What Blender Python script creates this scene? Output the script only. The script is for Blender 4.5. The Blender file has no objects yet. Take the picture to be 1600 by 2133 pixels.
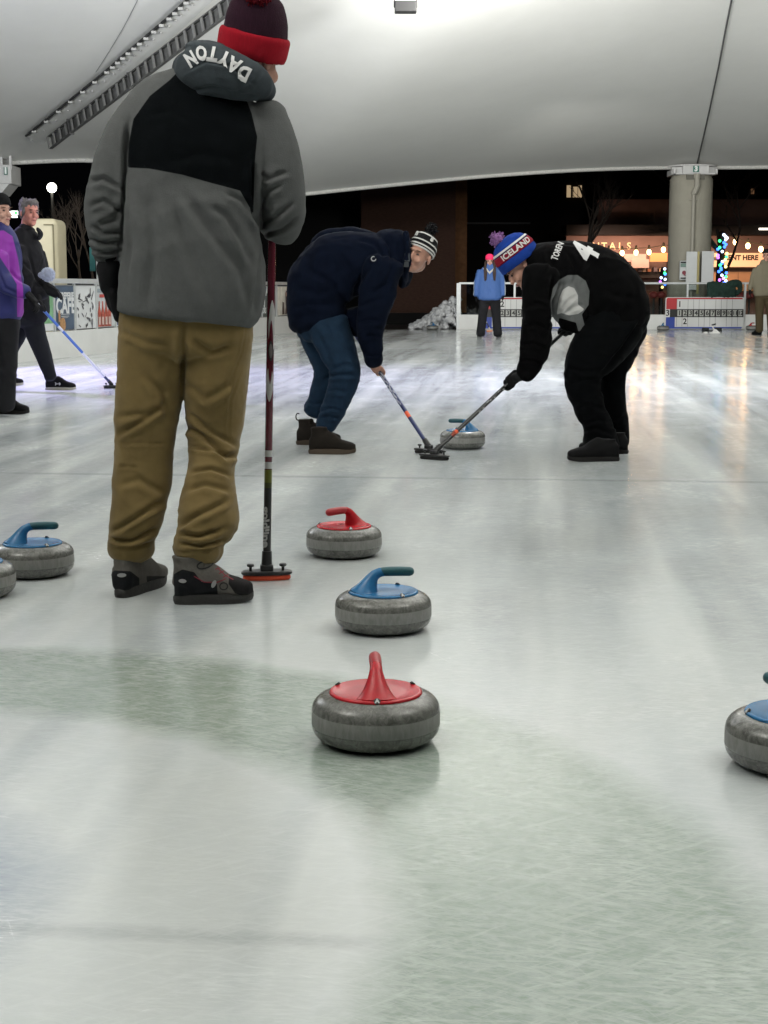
import bpy, bmesh, math, random
import numpy as np
from mathutils import Vector, Matrix, noise
from mathutils.bvhtree import BVHTree

random.seed(7)
R = math.radians
sc = bpy.context.scene
COL = sc.collection

# ------------------------------------------------------------------ camera
F = 3204.0 * 1.0
CAMH = 1.0
PITCH = math.atan((1066.5 - 600.0) / F)
cam_d = bpy.data.cameras.new("camera")
cam = bpy.data.objects.new("camera", cam_d)
COL.objects.link(cam)
cam.location = (0, 0, CAMH)
cam.rotation_euler = (R(90) - PITCH, 0, 0)
cam_d.sensor_fit = 'VERTICAL'
cam_d.sensor_height = 36.0
cam_d.lens = F / 2133.0 * 36.0
cam_d.clip_start = 0.05
cam_d.clip_end = 400
sc.camera = cam

# ------------------------------------------------------------------ world: night
w = bpy.data.worlds.new("World")
sc.world = w
w.use_nodes = True
bg = w.node_tree.nodes["Background"]
bg.inputs[0].default_value = (0.010, 0.010, 0.013, 1)
bg.inputs[1].default_value = 0.08
sc.view_settings.view_transform = 'Standard'
sc.view_settings.look = 'None'
sc.view_settings.exposure = 0.0
sc.view_settings.gamma = 1.0
sc.cycles.use_adaptive_sampling = True
sc.cycles.adaptive_threshold = 0.025
sc.cycles.max_bounces = 5
sc.cycles.diffuse_bounces = 3
sc.cycles.glossy_bounces = 3
sc.cycles.use_denoising = True
sc.cycles.sample_clamp_indirect = 4.0

# ------------------------------------------------------------------ lamps under the tent: rink floodlights and added unseen fill
def area(name, loc, target, size, power, color=(1, 1, 1), spread=180, sizey=None):
    l = bpy.data.lights.new(name, 'AREA')
    l.energy = power
    l.color = color
    l.size = size
    if sizey:
        l.shape = 'RECTANGLE'; l.size_y = sizey
    l.spread = R(spread)
    o = bpy.data.objects.new(name, l)
    COL.objects.link(o)
    o.location = loc
    o.rotation_euler = (Vector(target) - Vector(loc)).to_track_quat('-Z', 'Y').to_euler()
    return o

def spot(name, loc, target, power, ang, color=(1, 1, 1), blend=0.5, radius=0.15):
    l = bpy.data.lights.new(name, 'SPOT')
    l.energy = power; l.color = color
    l.spot_size = R(ang); l.spot_blend = blend; l.shadow_soft_size = radius
    o = bpy.data.objects.new(name, l)
    COL.objects.link(o)
    o.location = loc
    o.rotation_euler = (Vector(target) - Vector(loc)).to_track_quat('-Z', 'Y').to_euler()
    return o

# up-lights that wash the tent; near and side ones are unseen, added for fill
area("uplight_far", (1.6, 22.6, 4.9), (3.8, 30.0, 8.0), 1.0, 490, (1, .985, .94))
area("uplight_center", (5.5, 11.5, 3.6), (5.2, 18, 9.5), 1.4, 1500, (1, .99, .95))
area("uplight_fill_near", (-4.5, 2.0, 4.4), (-1.5, 5.0, 9.0), 1.2, 600, (1, .99, .95))
area("uplight_fill_side", (5.5, 3.5, 4.6), (3.0, 5.0, 9.0), 1.2, 750, (1, .99, .95))
area("uplight_left", (-9.0, 17.0, 4.0), (-6.0, 21.0, 8.0), 1.0, 850, (.93, .96, 1))
# down-pointing lamps: near pair and mid are added unseen fill, others rink floods
area("fill_near_left", (-2.6, -2.0, 6.8), (0.3, 5.5, 0.0), 0.5, 62, (1, .985, .95))
area("fill_near_right", (3.6, -1.0, 7.0), (1.0, 7.0, 0.0), 0.5, 55, (1, .985, .95))
area("fill_mid", (2.0, 17.0, 7.8), (2.0, 16.0, 0.0), 0.8, 230, (.95, .98, 1), spread=95)
spot("flood_far", (4.0, 26.0, 6.4), (3.0, 24.5, 0), 1700, 44, (.90, .96, 1), 0.8)
spot("flood_violet", (-7.5, 18.5, 5.0), (-3.2, 17.2, 0), 5200, 66, (.50, .40, 1), 0.9)
spot("flood_back", (3.0, 31.0, 4.3), (6.0, 37.6, 0.2), 260, 90, (1, .97, .9), 0.6)

# ------------------------------------------------------------------ pixel helpers (photograph 1600 x 2133) -> world
_c, _s = math.cos(PITCH), math.sin(PITCH)
def ray(px, py):
    a = (px - 800.0) / F; b = (1066.5 - py) / F
    return Vector((a, _c + b * _s, -_s + b * _c))
def pt(px, py, D):
    r = ray(px, py)
    return Vector((0, 0, CAMH)) + r * (D / r.y)
def gp(px, py, z=0.0):
    r = ray(px, py)
    return Vector((0, 0, CAMH)) + r * ((z - CAMH) / r.z)
def mpp(py, D):
    return D / ray(800, py).y / F
def proj(co):
    """world coords (n,3) -> photo pixels"""
    co = np.asarray(co)
    d = co - np.array([0, 0, CAMH])
    zc = d[:, 1] * _c - d[:, 2] * _s
    u = d[:, 1] * _s + d[:, 2] * _c
    return np.stack([800 + F * d[:, 0] / zc, 1066.5 - F * u / zc], 1)

# ------------------------------------------------------------------ materials
MATS = {}
def mat(name, col=(.5, .5, .5), rough=.6, metal=0.0, var=0.0, scale=20.0, bump=0.0, bscale=80.0, emit=None, estr=0.0,
        spec=.5, sheen=0.0, coat=0.0, trans=0.0, masks=(), stretch=None, ior=1.45):
    if name in MATS:
        return MATS[name]
    m = bpy.data.materials.new(name); m.use_nodes = True
    nt = m.node_tree; N = nt.nodes; L = nt.links
    b = N["Principled BSDF"]
    b.inputs["Roughness"].default_value = rough
    b.inputs["Metallic"].default_value = metal
    b.inputs["Specular IOR Level"].default_value = spec if (rough < .72 or spec != .5) else .18
    b.inputs["IOR"].default_value = ior
    b.inputs["Sheen Weight"].default_value = sheen
    b.inputs["Coat Weight"].default_value = coat
    b.inputs["Transmission Weight"].default_value = trans
    tc = N.new("ShaderNodeTexCoord")
    src = tc.outputs["Object"]
    if stretch:
        mp = N.new("ShaderNodeMapping"); mp.inputs["Scale"].default_value = stretch
        L.new(src, mp.inputs[0]); src = mp.outputs[0]
    colout = None
    if masks:
        prev = None
        base = N.new("ShaderNodeRGB"); base.outputs[0].default_value = (*col, 1); prev = base.outputs[0]
        for attr, mc in masks:
            at = N.new("ShaderNodeAttribute"); at.attribute_name = attr
            mr = N.new("ShaderNodeMapRange")
            mr.inputs[1].default_value = -0.6; mr.inputs[2].default_value = 0.6
            L.new(at.outputs["Fac"], mr.inputs[0])
            mx = N.new("ShaderNodeMixRGB"); L.new(mr.outputs[0], mx.inputs[0])
            L.new(prev, mx.inputs[1]); mx.inputs[2].default_value = (*mc, 1)
            prev = mx.outputs[0]
        colout = prev
    if var > 0:
        n = N.new("ShaderNodeTexNoise"); n.inputs["Scale"].default_value = scale; n.inputs["Detail"].default_value = 6
        n.inputs["Roughness"].default_value = .65
        L.new(src, n.inputs[0])
        mr = N.new("ShaderNodeMapRange"); mr.inputs[1].default_value = .3; mr.inputs[2].default_value = .7
        mr.inputs[3].default_value = 1 - var; mr.inputs[4].default_value = 1 + var
        L.new(n.outputs[0], mr.inputs[0])
        mu = N.new("ShaderNodeVectorMath"); mu.operation = 'SCALE'
        if colout is not None: L.new(colout, mu.inputs[0])
        else: mu.inputs[0].default_value = col
        L.new(mr.outputs[0], mu.inputs["Scale"])
        colout = mu.outputs[0]
    if colout is not None: L.new(colout, b.inputs["Base Color"])
    else: b.inputs["Base Color"].default_value = (*col, 1)
    if bump > 0:
        n2 = N.new("ShaderNodeTexNoise"); n2.inputs["Scale"].default_value = bscale; n2.inputs["Detail"].default_value = 4
        L.new(src, n2.inputs[0])
        bp = N.new("ShaderNodeBump"); bp.inputs["Strength"].default_value = bump; bp.inputs["Distance"].default_value = .01
        L.new(n2.outputs[0], bp.inputs["Height"]); L.new(bp.outputs[0], b.inputs["Normal"])
    if emit:
        b.inputs["Emission Color"].default_value = (*emit, 1)
        b.inputs["Emission Strength"].default_value = estr
    MATS[name] = m
    return m

def tag(o, label=None, cat=None, group=None, kind=None):
    if label: o["label"] = label
    if cat: o["category"] = cat
    if group: o["group"] = group
    if kind: o["kind"] = kind
    return o
def empty(name, loc, label=None, cat=None, group=None, rz=0.0):
    o = bpy.data.objects.new(name, None); COL.objects.link(o)
    o.location = loc; o.rotation_euler = (0, 0, rz); o.empty_display_size = .1
    return tag(o, label, cat, group)
def link_mesh(name, me, m, parent=None, smooth=True):
    o = bpy.data.objects.new(name, me); COL.objects.link(o)
    if m is not None:
        for x in (m if isinstance(m, (list, tuple)) else [m]): me.materials.append(x)
    if smooth:
        me.shade_smooth()
    if parent is not None:
        o.parent = parent                       # geometry is given in the parent's own coordinates
    return o

# ------------------------------------------------------------------ geometry collector
class G:
    def __init__(s): s.v = []; s.f = []; s.mi = []
    def add(s, V, Fc, mi=0):
        n = len(s.v); s.v += [tuple(x) for x in V]; s.f += [tuple(i + n for i in f) for f in Fc]; s.mi += [mi] * len(Fc)
    def box(s, c, d, rot=None, mi=0):
        c = Vector(c); M = rot or Matrix.Identity(3)
        V = [c + M @ Vector((x * d[0] / 2, y * d[1] / 2, z * d[2] / 2)) for x in (-1, 1) for y in (-1, 1) for z in (-1, 1)]
        s.add(V, [(0, 1, 3, 2), (4, 6, 7, 5), (0, 4, 5, 1), (2, 3, 7, 6), (0, 2, 6, 4), (1, 5, 7, 3)], mi)
    def rbox(s, c, d, r, rot=None, mi=0, seg=3):
        bm = bmesh.new(); bmesh.ops.create_cube(bm, size=1.0)
        for v in bm.verts: v.co = Vector((v.co.x * d[0], v.co.y * d[1], v.co.z * d[2]))
        bmesh.ops.bevel(bm, geom=bm.edges[:] + bm.verts[:], offset=r, segments=seg, affect='EDGES', profile=.5)
        s.bm(bm, c, rot, mi)
    def bm(s, bm, c=(0, 0, 0), rot=None, mi=0):
        M = rot or Matrix.Identity(3); c = Vector(c)
        bm.verts.index_update()
        s.add([c + M @ v.co for v in bm.verts], [[v.index for v in f.verts] for f in bm.faces], mi); bm.free()
    def prism(s, poly, o, ux, uy, nrm, th, mi=0):
        """extruded outline: poly of (a,b) in plane o+a*ux+b*uy, thickness th along nrm"""
        o = Vector(o); ux = Vector(ux); uy = Vector(uy); nrm = Vector(nrm)
        n = len(poly)
        A = [o + ux * a + uy * b for a, b in poly]; B = [p + nrm * th for p in A]
        s.add(A + B, [tuple(range(n)), tuple(range(2 * n - 1, n - 1, -1))] + [(i, i + n, (i + 1) % n + n, (i + 1) % n) for i in range(n)], mi)
    def ell(s, c, r, rot=None, seg=20, rings=12, mi=0):
        c = Vector(c); M = rot or Matrix.Identity(3); V = []; Fc = []
        if not hasattr(r, '__len__'): r = (r, r, r)
        V.append(c + M @ Vector((0, 0, r[2])))
        for i in range(1, rings):
            a = math.pi * i / rings
            for j in range(seg):
                b = 2 * math.pi * j / seg
                V.append(c + M @ Vector((r[0] * math.sin(a) * math.cos(b), r[1] * math.sin(a) * math.sin(b), r[2] * math.cos(a))))
        V.append(c + M @ Vector((0, 0, -r[2])))
        for j in range(seg): Fc.append((0, 1 + j, 1 + (j + 1) % seg))
        for i in range(rings - 2):
            for j in range(seg):
                a = 1 + i * seg + j; b = 1 + i * seg + (j + 1) % seg
                Fc.append((a, a + seg, b + seg, b))
        L = len(V) - 1; o = 1 + (rings - 2) * seg
        for j in range(seg): Fc.append((o + j, L, o + (j + 1) % seg))
        s.add(V, Fc, mi)
    def rings(s, RR, cap=True, mi=0):
        n = len(RR[0]); V = [p for r in RR for p in r]; Fc = []
        for i in range(len(RR) - 1):
            for j in range(n):
                a = i * n + j; b = i * n + (j + 1) % n
                Fc.append((a, b, b + n, a + n))
        if cap: Fc.append(tuple(range(n - 1, -1, -1))); Fc.append(tuple(range(len(V) - n, len(V))))
        s.add(V, Fc, mi)
    def tube(s, P, rad, seg=12, round_=True, mi=0, flat=None):
        """tube along world points; rad scalar or list; flat=(axis vector, ratio) squashes"""
        P = [Vector(p) for p in P]; n = len(P)
        rad = [rad] * n if not hasattr(rad, '__len__') else list(rad)
        T = [(P[min(i + 1, n - 1)] - P[max(i - 1, 0)]).normalized() for i in range(n)]
        if round_:
            a0, a1 = T[0], T[-1]; P0, P1 = P[0], P[-1]; r0, r1 = rad[0], rad[-1]
            pre = [(P0 - a0 * r0 * math.sin(t), r0 * math.cos(t)) for t in (1.5, 1.1, .6)]
            post = [(P1 + a1 * r1 * math.sin(t), r1 * math.cos(t)) for t in (.6, 1.1, 1.5)]
            P = [p for p, _ in pre] + P + [p for p, _ in post]
            rad = [r for _, r in pre] + rad + [r for _, r in post]
            T = [a0] * 3 + T + [a1] * 3
        up = Vector((0, 0, 1)) if abs(T[0].z) < .9 else Vector((1, 0, 0))
        RR = []; A = None
        for p, r, t in zip(P, rad, T):
            A = (up - t * up.dot(t)).normalized() if A is None else (A - t * A.dot(t)).normalized()
            B = t.cross(A)
            ring = []
            for j in range(seg):
                q = A * math.cos(2 * math.pi * j / seg) * r + B * math.sin(2 * math.pi * j / seg) * r
                if flat: ax, k = flat; q = q - ax * q.dot(ax) * (1 - k)
                ring.append(p + q)
            RR.append(ring)
        s.rings(RR, mi=mi)
    def lathe(s, prof, c=(0, 0, 0), seg=48, rot=None, mi=0, cap=True):
        c = Vector(c); M = rot or Matrix.Identity(3)
        s.rings([[c + M @ Vector((r * math.cos(2 * math.pi * j / seg), r * math.sin(2 * math.pi * j / seg), z)) for j in range(seg)] for r, z in prof], cap, mi)
    def loft(s, St, D, k=1.0, seg=24, sub=3, ends=True, sup=2.3, mi=0, e_end=.6):
        """body/limb seen in the photo: stations (px, py, halfwidth_px, depth_offset_m, depth_halfsize_m)"""
        C = []; W = []; H = []
        for st in St:
            px, py, hw = st[:3]; dy = st[3] if len(st) > 3 else 0.0
            Dd = D + dy; m = mpp(py, Dd)
            C.append(pt(px, py, Dd)); W.append(hw * m * k); H.append((st[4] if len(st) > 4 else hw * m) * k)
        def cr(A, i, t):
            n = len(A); p0 = A[max(i - 1, 0)]; p1 = A[i]; p2 = A[i + 1]; p3 = A[min(i + 2, n - 1)]
            return .5 * ((2 * p1) + (p2 - p0) * t + (2 * p0 - 5 * p1 + 4 * p2 - p3) * t * t + (3 * p1 - p0 - 3 * p2 + p3) * t ** 3)
        c2 = []; w2 = []; h2 = []
        for i in range(len(C) - 1):
            for q in range(sub):
                t = q / sub; c2.append(cr(C, i, t)); w2.append(cr(W, i, t)); h2.append(cr(H, i, t))
        c2.append(C[-1]); w2.append(W[-1]); h2.append(H[-1]); n = len(c2)
        T = [(c2[min(i + 1, n - 1)] - c2[max(i - 1, 0)]).normalized() for i in range(n)]
        if ends:
            e0 = min(w2[0], h2[0]) * .6; e1 = min(w2[-1], h2[-1]) * e_end
            pre = [(c2[0] - T[0] * e0 * math.sin(a), w2[0] * math.cos(a), h2[0] * math.cos(a)) for a in (1.45, 1.0, .5)]
            post = [(c2[-1] + T[-1] * e1 * math.sin(a), w2[-1] * math.cos(a), h2[-1] * math.cos(a)) for a in (.5, 1.0, 1.45)]
            c2 = [x[0] for x in pre] + c2 + [x[0] for x in post]
            w2 = [x[1] for x in pre] + w2 + [x[1] for x in post]
            h2 = [x[2] for x in pre] + h2 + [x[2] for x in post]
            T = [T[0]] * 3 + T + [T[-1]] * 3
        V = Vector((0, 1, 0)); RR = []; lastside = None
        for p, t, a, b in zip(c2, T, w2, h2):
            side = t.cross(V)
            if side.length < .15: side = lastside or Vector((1, 0, 0))
            side.normalize()
            if lastside is not None and side.dot(lastside) < 0: side = -side
            lastside = side
            dep = side.cross(t).normalized()
            ring = []
            for j in range(seg):
                an = 2 * math.pi * j / seg; ca, sa = math.cos(an), math.sin(an)
                e = 2.0 / sup
                x = math.copysign(abs(ca) ** e, ca); y = math.copysign(abs(sa) ** e, sa)
                ring.append(p + side * x * a + dep * y * b)
            RR.append(ring)
        s.rings(RR, mi=mi)
    def mesh(s, name):
        me = bpy.data.meshes.new(name); me.from_pydata(s.v, [], s.f)
        if any(s.mi): me.polygons.foreach_set('material_index', s.mi)
        me.validate(); me.update()
        return me
    def build(s, name, m, parent=None, smooth=False, local=True, angle=None):
        if parent is not None and local == 'world':
            off = parent.location.copy()
            s.v = [tuple(Vector(v) - off) for v in s.v]
        me = s.mesh(name)
        bm = bmesh.new(); bm.from_mesh(me); bmesh.ops.recalc_face_normals(bm, faces=bm.faces); bm.to_mesh(me); bm.free()
        o = link_mesh(name, me, m, parent, smooth)
        if angle and smooth: me.set_sharp_from_angle(angle=R(angle))
        return o

def vnoise(P, seed=0):
    """value noise in [-1,1], P (n,3)"""
    i = np.floor(P).astype(np.int64); f = P - i; f = f * f * (3 - 2 * f)
    def h(x, y, z):
        n = (x * 374761393 + y * 668265263 + z * 2147483647 + seed * 974711) & 0xffffffff
        n = ((n ^ (n >> 13)) * 1274126177) & 0xffffffff
        n = n ^ (n >> 16)
        return (n & 0xffff) / 32767.5 - 1
    out = 0
    for a in (0, 1):
        for b in (0, 1):
            for c in (0, 1):
                wgt = (f[:, 0] if a else 1 - f[:, 0]) * (f[:, 1] if b else 1 - f[:, 1]) * (f[:, 2] if c else 1 - f[:, 2])
                out = out + wgt * h(i[:, 0] + a, i[:, 1] + b, i[:, 2] + c)
    return out

def sdpoly(P, poly):
    """signed distance (inside positive), px"""
    poly = np.array(poly, float); n = len(poly); d = np.full(len(P), 1e9); ins = np.zeros(len(P), bool)
    for i in range(n):
        a = poly[i]; b = poly[(i + 1) % n]; e = b - a; w_ = P - a
        t = np.clip((w_ @ e) / max(e @ e, 1e-9), 0, 1)
        q = w_ - t[:, None] * e
        d = np.minimum(d, np.hypot(q[:, 0], q[:, 1]))
        c1 = (a[1] > P[:, 1]) != (b[1] > P[:, 1])
        with np.errstate(divide='ignore', invalid='ignore'):
            xi = (b[0] - a[0]) * (P[:, 1] - a[1]) / (b[1] - a[1] if b[1] != a[1] else 1e-9) + a[0]
        ins ^= c1 & (P[:, 0] < xi)
    return np.where(ins, d, -d)

def organic(g, name, m, parent, voxel=.01, smooth=3, folds=(), wr=(), masks=(), cut=None, seed=1):
    """union of closed shapes -> one continuous skin; folds: (pts_px, width_px, depth_m, side), wr: (scale xyz, amp)"""
    me = g.mesh(name + "_raw")
    o = bpy.data.objects.new("tmp", me); COL.objects.link(o)
    md = o.modifiers.new("r", 'REMESH'); md.mode = 'VOXEL'; md.voxel_size = voxel; md.use_smooth_shade = True
    if smooth:
        ms = o.modifiers.new("s", 'SMOOTH'); ms.iterations = smooth; ms.factor = .5
    dg = bpy.context.evaluated_depsgraph_get()
    me2 = bpy.data.meshes.new_from_object(o.evaluated_get(dg))
    bpy.data.objects.remove(o); bpy.data.meshes.remove(me)
    n = len(me2.vertices)
    co = np.empty(n * 3); me2.vertices.foreach_get('co', co); co = co.reshape(-1, 3)
    no = np.empty(n * 3); me2.vertex_normals.foreach_get('vector', no); no = no.reshape(-1, 3)
    if folds or masks or wr:
        px = proj(co)
        disp = np.zeros(n)
        for k, (sx, sy, sz, amp) in enumerate(wr):
            q = co * np.array([sx, sy, sz])
            v = vnoise(q + vnoise(q * .7, seed + 9)[:, None] * .8, seed + k)
            disp += amp * (1 - 2 * np.abs(v))
        face = np.clip(-no[:, 1] * 2.5 + .3, 0, 1)
        for fo in folds:
            pts, wd, amp = fo[:3]; amp = amp * 1.25; wd = wd * .8
            best = np.full(n, 1e9); sgn = np.zeros(n); tt = np.zeros(n)
            L = len(pts) - 1
            for i in range(L):
                a = np.array(pts[i], float); b = np.array(pts[i + 1], float); e = b - a
                w_ = px - a; t = np.clip((w_ @ e) / (e @ e), 0, 1); q = w_ - t[:, None] * e
                d = np.hypot(q[:, 0], q[:, 1]); up = d < best
                best[up] = d[up]; sgn[up] = np.sign(e[0] * q[up, 1] - e[1] * q[up, 0]); tt[up] = (i + t[up]) / L
            x = best / wd * sgn
            fade = np.clip(np.minimum(tt, 1 - tt) * 5 + .15, 0, 1)
            prof = -np.exp(-(x * 1.6) ** 2) + .75 * np.exp(-((x - 1.1) * 1.2) ** 2) + .35 * np.exp(-((x + 1.2) * 1.1) ** 2)
            disp += amp * prof * fade * face * (best < wd * 4)
        co = co + no * disp[:, None]
        me2.vertices.foreach_set('co', co.ravel()); me2.update()
        px = proj(co)
        for an, poly in masks:
            at = me2.attributes.new(an, 'FLOAT', 'POINT')
            at.data.foreach_set('value', sdpoly(px, poly).astype(np.float32))
    if parent is not None:
        off = np.array(parent.location)
        me2.vertices.foreach_set('co', (co - off).ravel())
    me2.update()
    me2.materials.clear()
    return link_mesh(name, me2, m, parent, True)

# ------------------------------------------------------------------ lettering
def text_geo(s, size=1.0, bold=0.0, sub=0, spacing=1.0):
    cu = bpy.data.curves.new("t", 'FONT'); cu.body = s; cu.size = size; cu.offset = bold; cu.align_x = 'CENTER'; cu.align_y = 'CENTER'
    cu.space_character = spacing; cu.resolution_u = 3; cu.fill_mode = 'FRONT'
    o = bpy.data.objects.new("t", cu); COL.objects.link(o)
    dg = bpy.context.evaluated_depsgraph_get()
    me = bpy.data.meshes.new_from_object(o.evaluated_get(dg))
    bm = bmesh.new(); bm.from_mesh(me)
    bmesh.ops.triangulate(bm, faces=bm.faces[:])
    for _ in range(sub):
        bmesh.ops.subdivide_edges(bm, edges=bm.edges[:], cuts=1, use_grid_fill=True)
    V = [v.co.copy() for v in bm.verts]; bm.verts.index_update(); Fc = [[v.index for v in f.verts] for f in bm.faces]
    bm.free(); bpy.data.objects.remove(o); bpy.data.meshes.remove(me); bpy.data.curves.remove(cu)
    return V, Fc
def flat_text(g, s, o, ux, uz, size, bold=0.0, mi=0):
    V, Fc = text_geo(s, size, bold)
    o = Vector(o); ux = Vector(ux); uz = Vector(uz)
    g.add([o + ux * v.x + uz * v.y for v in V], Fc, mi)
def decal(name, target, pxverts, Fc, m, parent, lift=.003, flip=False):
    """thin sewn-on shape: pixels thrown onto the surface of a garment"""
    me = target.data
    off = Vector(target.parent.location) if target.parent else Vector()
    bv = BVHTree.FromPolygons([v.co + off for v in me.vertices], [list(p.vertices) for p in me.polygons])
    O = Vector((0, 0, CAMH)); V = []; last = None
    for (x, y) in pxverts:
        r = ray(x, y).normalized()
        hit = bv.ray_cast(O, r)
        if hit[0] is None: V.append(None); continue
        p = hit[0] + hit[1] * lift if hit[1].dot(r) < 0 else hit[0] - r * lift
        V.append(p - off)
    keep = [f for f in Fc if all(V[i] is not None for i in f)]
    used = sorted({i for f in keep for i in f}); mp = {j: i for i, j in enumerate(used)}
    mesh = bpy.data.meshes.new(name)
    mesh.from_pydata([V[i] for i in used], [], [[mp[i] for i in f] for f in keep]); mesh.update()
    return link_mesh(name, mesh, m, parent, True)
# ================================================================== ICE
YAW = R(5.7)
HC = (-1.2, 2.40)          # house centre
def ice_material():
    m = bpy.data.materials.new("rink ice"); m.use_nodes = True
    nt = m.node_tree; N = nt.nodes; L = nt.links; b = N["Principled BSDF"]
    geo = N.new("ShaderNodeNewGeometry")
    def mapn(rot=0, scale=(1, 1, 1), loc=(0, 0, 0)):
        mp = N.new("ShaderNodeMapping"); mp.vector_type = 'TEXTURE' if 0 else 'POINT'
        mp.inputs["Rotation"].default_value = (0, 0, rot); mp.inputs["Scale"].default_value = scale; mp.inputs["Location"].default_value = loc
        return mp
    def rotscale(rot, scale, loc=(0, 0, 0)):
        a = mapn(rot, (1, 1, 1), loc); L.new(geo.outputs["Position"], a.inputs[0])
        c = mapn(0, scale); L.new(a.outputs[0], c.inputs[0]); return c.outputs[0]
    def tex(vec, scale, det=4, rough=.6, dist=0):
        n = N.new("ShaderNodeTexNoise"); n.inputs["Scale"].default_value = scale; n.inputs["Detail"].default_value = det
        n.inputs["Roughness"].default_value = rough; n.inputs["Distortion"].default_value = dist
        L.new(vec, n.inputs[0]); return n.outputs[0]
    def rng(x, a, c, d=0.0, e=1.0):
        r = N.new("ShaderNodeMapRange"); r.inputs[1].default_value = a; r.inputs[2].default_value = c
        r.inputs[3].default_value = d; r.inputs[4].default_value = e; L.new(x, r.inputs[0]); return r.outputs[0]
    def mth(op, x, y=None):
        n = N.new("ShaderNodeMath"); n.operation = op
        for i, q in enumerate((x, y)):
            if q is None: continue
            if isinstance(q, (int, float)): n.inputs[i].default_value = q
            else: L.new(q, n.inputs[i])
        return n.outputs[0]
    def mix(f, a, c):
        x = N.new("ShaderNodeMixRGB")
        if isinstance(f, float): x.inputs[0].default_value = f
        else: L.new(f, x.inputs[0])
        for i, q in ((1, a), (2, c)):
            if isinstance(q, tuple): x.inputs[i].default_value = (*q, 1)
            else: L.new(q, x.inputs[i])
        return x.outputs[0]
    pos = geo.outputs["Position"]
    sheet = rotscale(YAW, (1, 1, 1))
    # broad mottling, streaks along the sheet, scratches in several directions
    streak = tex(rotscale(YAW, (2.6, .16, 1)), 1.0, 3, .55, .3)
    blot = tex(rotscale(.3, (.9, .5, 1)), 1.3, 5, .6, .6)
    fine = tex(pos, 26, 6, .7)
    grit = tex(rotscale(.5, (1, 3.2, 1)), 22, 5, .75, 1.2)
    def scr(rot, sx, sy, s, lo, hi, loc):
        return rng(tex(rotscale(rot, (sx * 1.7, sy * 1.7, 1), loc), s, 3, .5, 1.2), lo, hi + .06)
    s1 = scr(.45, .5, 7, 9, .66, .74, (3, 1, 0)); s2 = scr(-.5, .45, 7, 8, .67, .75, (9, 4, 0))
    s3 = scr(.12, .35, 8, 10, .66, .73, (1, 7, 0)); s4 = scr(1.2, .6, 8, 7, .68, .75, (5, 2, 0))
    scr_all = mth('MAXIMUM', mth('MAXIMUM', s1, s2), mth('MAXIMUM', s3, s4))
    scr_mask = rng(tex(rotscale(1.0, (1, 1, 1), (4, 4, 0)), .9, 3), .42, .62)
    scratch = mth('MULTIPLY', scr_all, mth('ADD', mth('MULTIPLY', scr_mask, .8), .2))
    # painted house beneath the ice
    sep = N.new("ShaderNodeSeparateXYZ"); L.new(pos, sep.inputs[0])
    dx = mth('SUBTRACT', sep.outputs[0], HC[0]); dy = mth('SUBTRACT', sep.outputs[1], HC[1])
    rr = mth('SQRT', mth('ADD', mth('MULTIPLY', dx, dx), mth('MULTIPLY', dy, dy)))
    wob = mth('MULTIPLY', mth('SUBTRACT', tex(pos, 5, 4, .6), .5), .10)
    rr = mth('ADD', rr, wob)
    green = mth('MULTIPLY', rng(rr, 1.16, 1.27), rng(rr, 1.88, 1.77))
    blue = rng(rr, .70, .50)
    axial = mth('ADD', mth('MULTIPLY', dx, math.sin(YAW)), mth('MULTIPLY', dy, math.cos(YAW)))
    def line(at, half, soft):
        return rng(mth('ABSOLUTE', mth('SUBTRACT', mth('ADD', axial, mth('MULTIPLY', wob, .25)), at)), half + soft, half)
    tee = mth('MULTIPLY', line(-.03, .006, .03), rng(rr, 1.24, 1.15))
    hog = line(5.83, .016, .04)
    far1 = line(17.2, .05, .12)
    base = mix(rng(streak, .38, .62), (.36, .39, .40), (.60, .625, .615))  # streak tracks, dark end deepened to stand in for soft dark reflections
    base = mix(mth('MULTIPLY', rng(blot, .38, .62), .45), base, (.55, .60, .62))
    patch = rng(grit, .36, .60, .66, 1.0)
    base = mix(mth('MULTIPLY', green, mth('MULTIPLY', patch, .86)), base, (.155, .212, .160))
    base = mix(mth('MULTIPLY', blue, .85), base, (.13, .18, .27))
    base = mix(mth('MULTIPLY', tee, .30), base, (.12, .13, .15))
    base = mix(mth('MULTIPLY', hog, .34), base, (.16, .18, .2))
    base = mix(mth('MULTIPLY', far1, .25), base, (.25, .27, .3))
    base = mix(mth('MULTIPLY', rng(fine, .50, .75), .16), base, (.78, .80, .80))
    base = mix(mth('MULTIPLY', scratch, .26), base, (.80, .82, .82))
    # dense fine brush-and-skate marks, all short
    fs = [rng(tex(rotscale(ro_, (3.2, 30, 1), lo_), 2.6, 4, .62, .7), .50, .68) for ro_, lo_ in ((.42, (2, 9, 0)), (-.62, (7, 3, 0)), (.05, (5, 5, 0)))]
    fm = mth('MAXIMUM', mth('MAXIMUM', fs[0], fs[1]), fs[2])
    base = mix(mth('MULTIPLY', fm, .20), base, (.78, .81, .80))
    frost = mth('MULTIPLY', rng(tex(rotscale(.2, (3.0, 1.6, 1), (1.5, 2.2, 0)), .8, 4, .6), .50, .66), rng(tex(rotscale(YAW, (9, 40, 1)), 3, 3, .6, .5), .45, .62))
    base = mix(mth('MULTIPLY', frost, .30), base, (.84, .86, .86))
    L.new(base, b.inputs["Base Color"])
    ro = mth('ADD', rng(streak, .3, .7, .07, .16), mth('MULTIPLY', scratch, .18))
    ro = mth('ADD', mth('ADD', ro, rng(fine, .4, .7, 0, .04)), mth('MULTIPLY', frost, .12))
    L.new(ro, b.inputs["Roughness"])
    b.inputs["IOR"].default_value = 1.31
    b.inputs["Specular IOR Level"].default_value = .5
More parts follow.
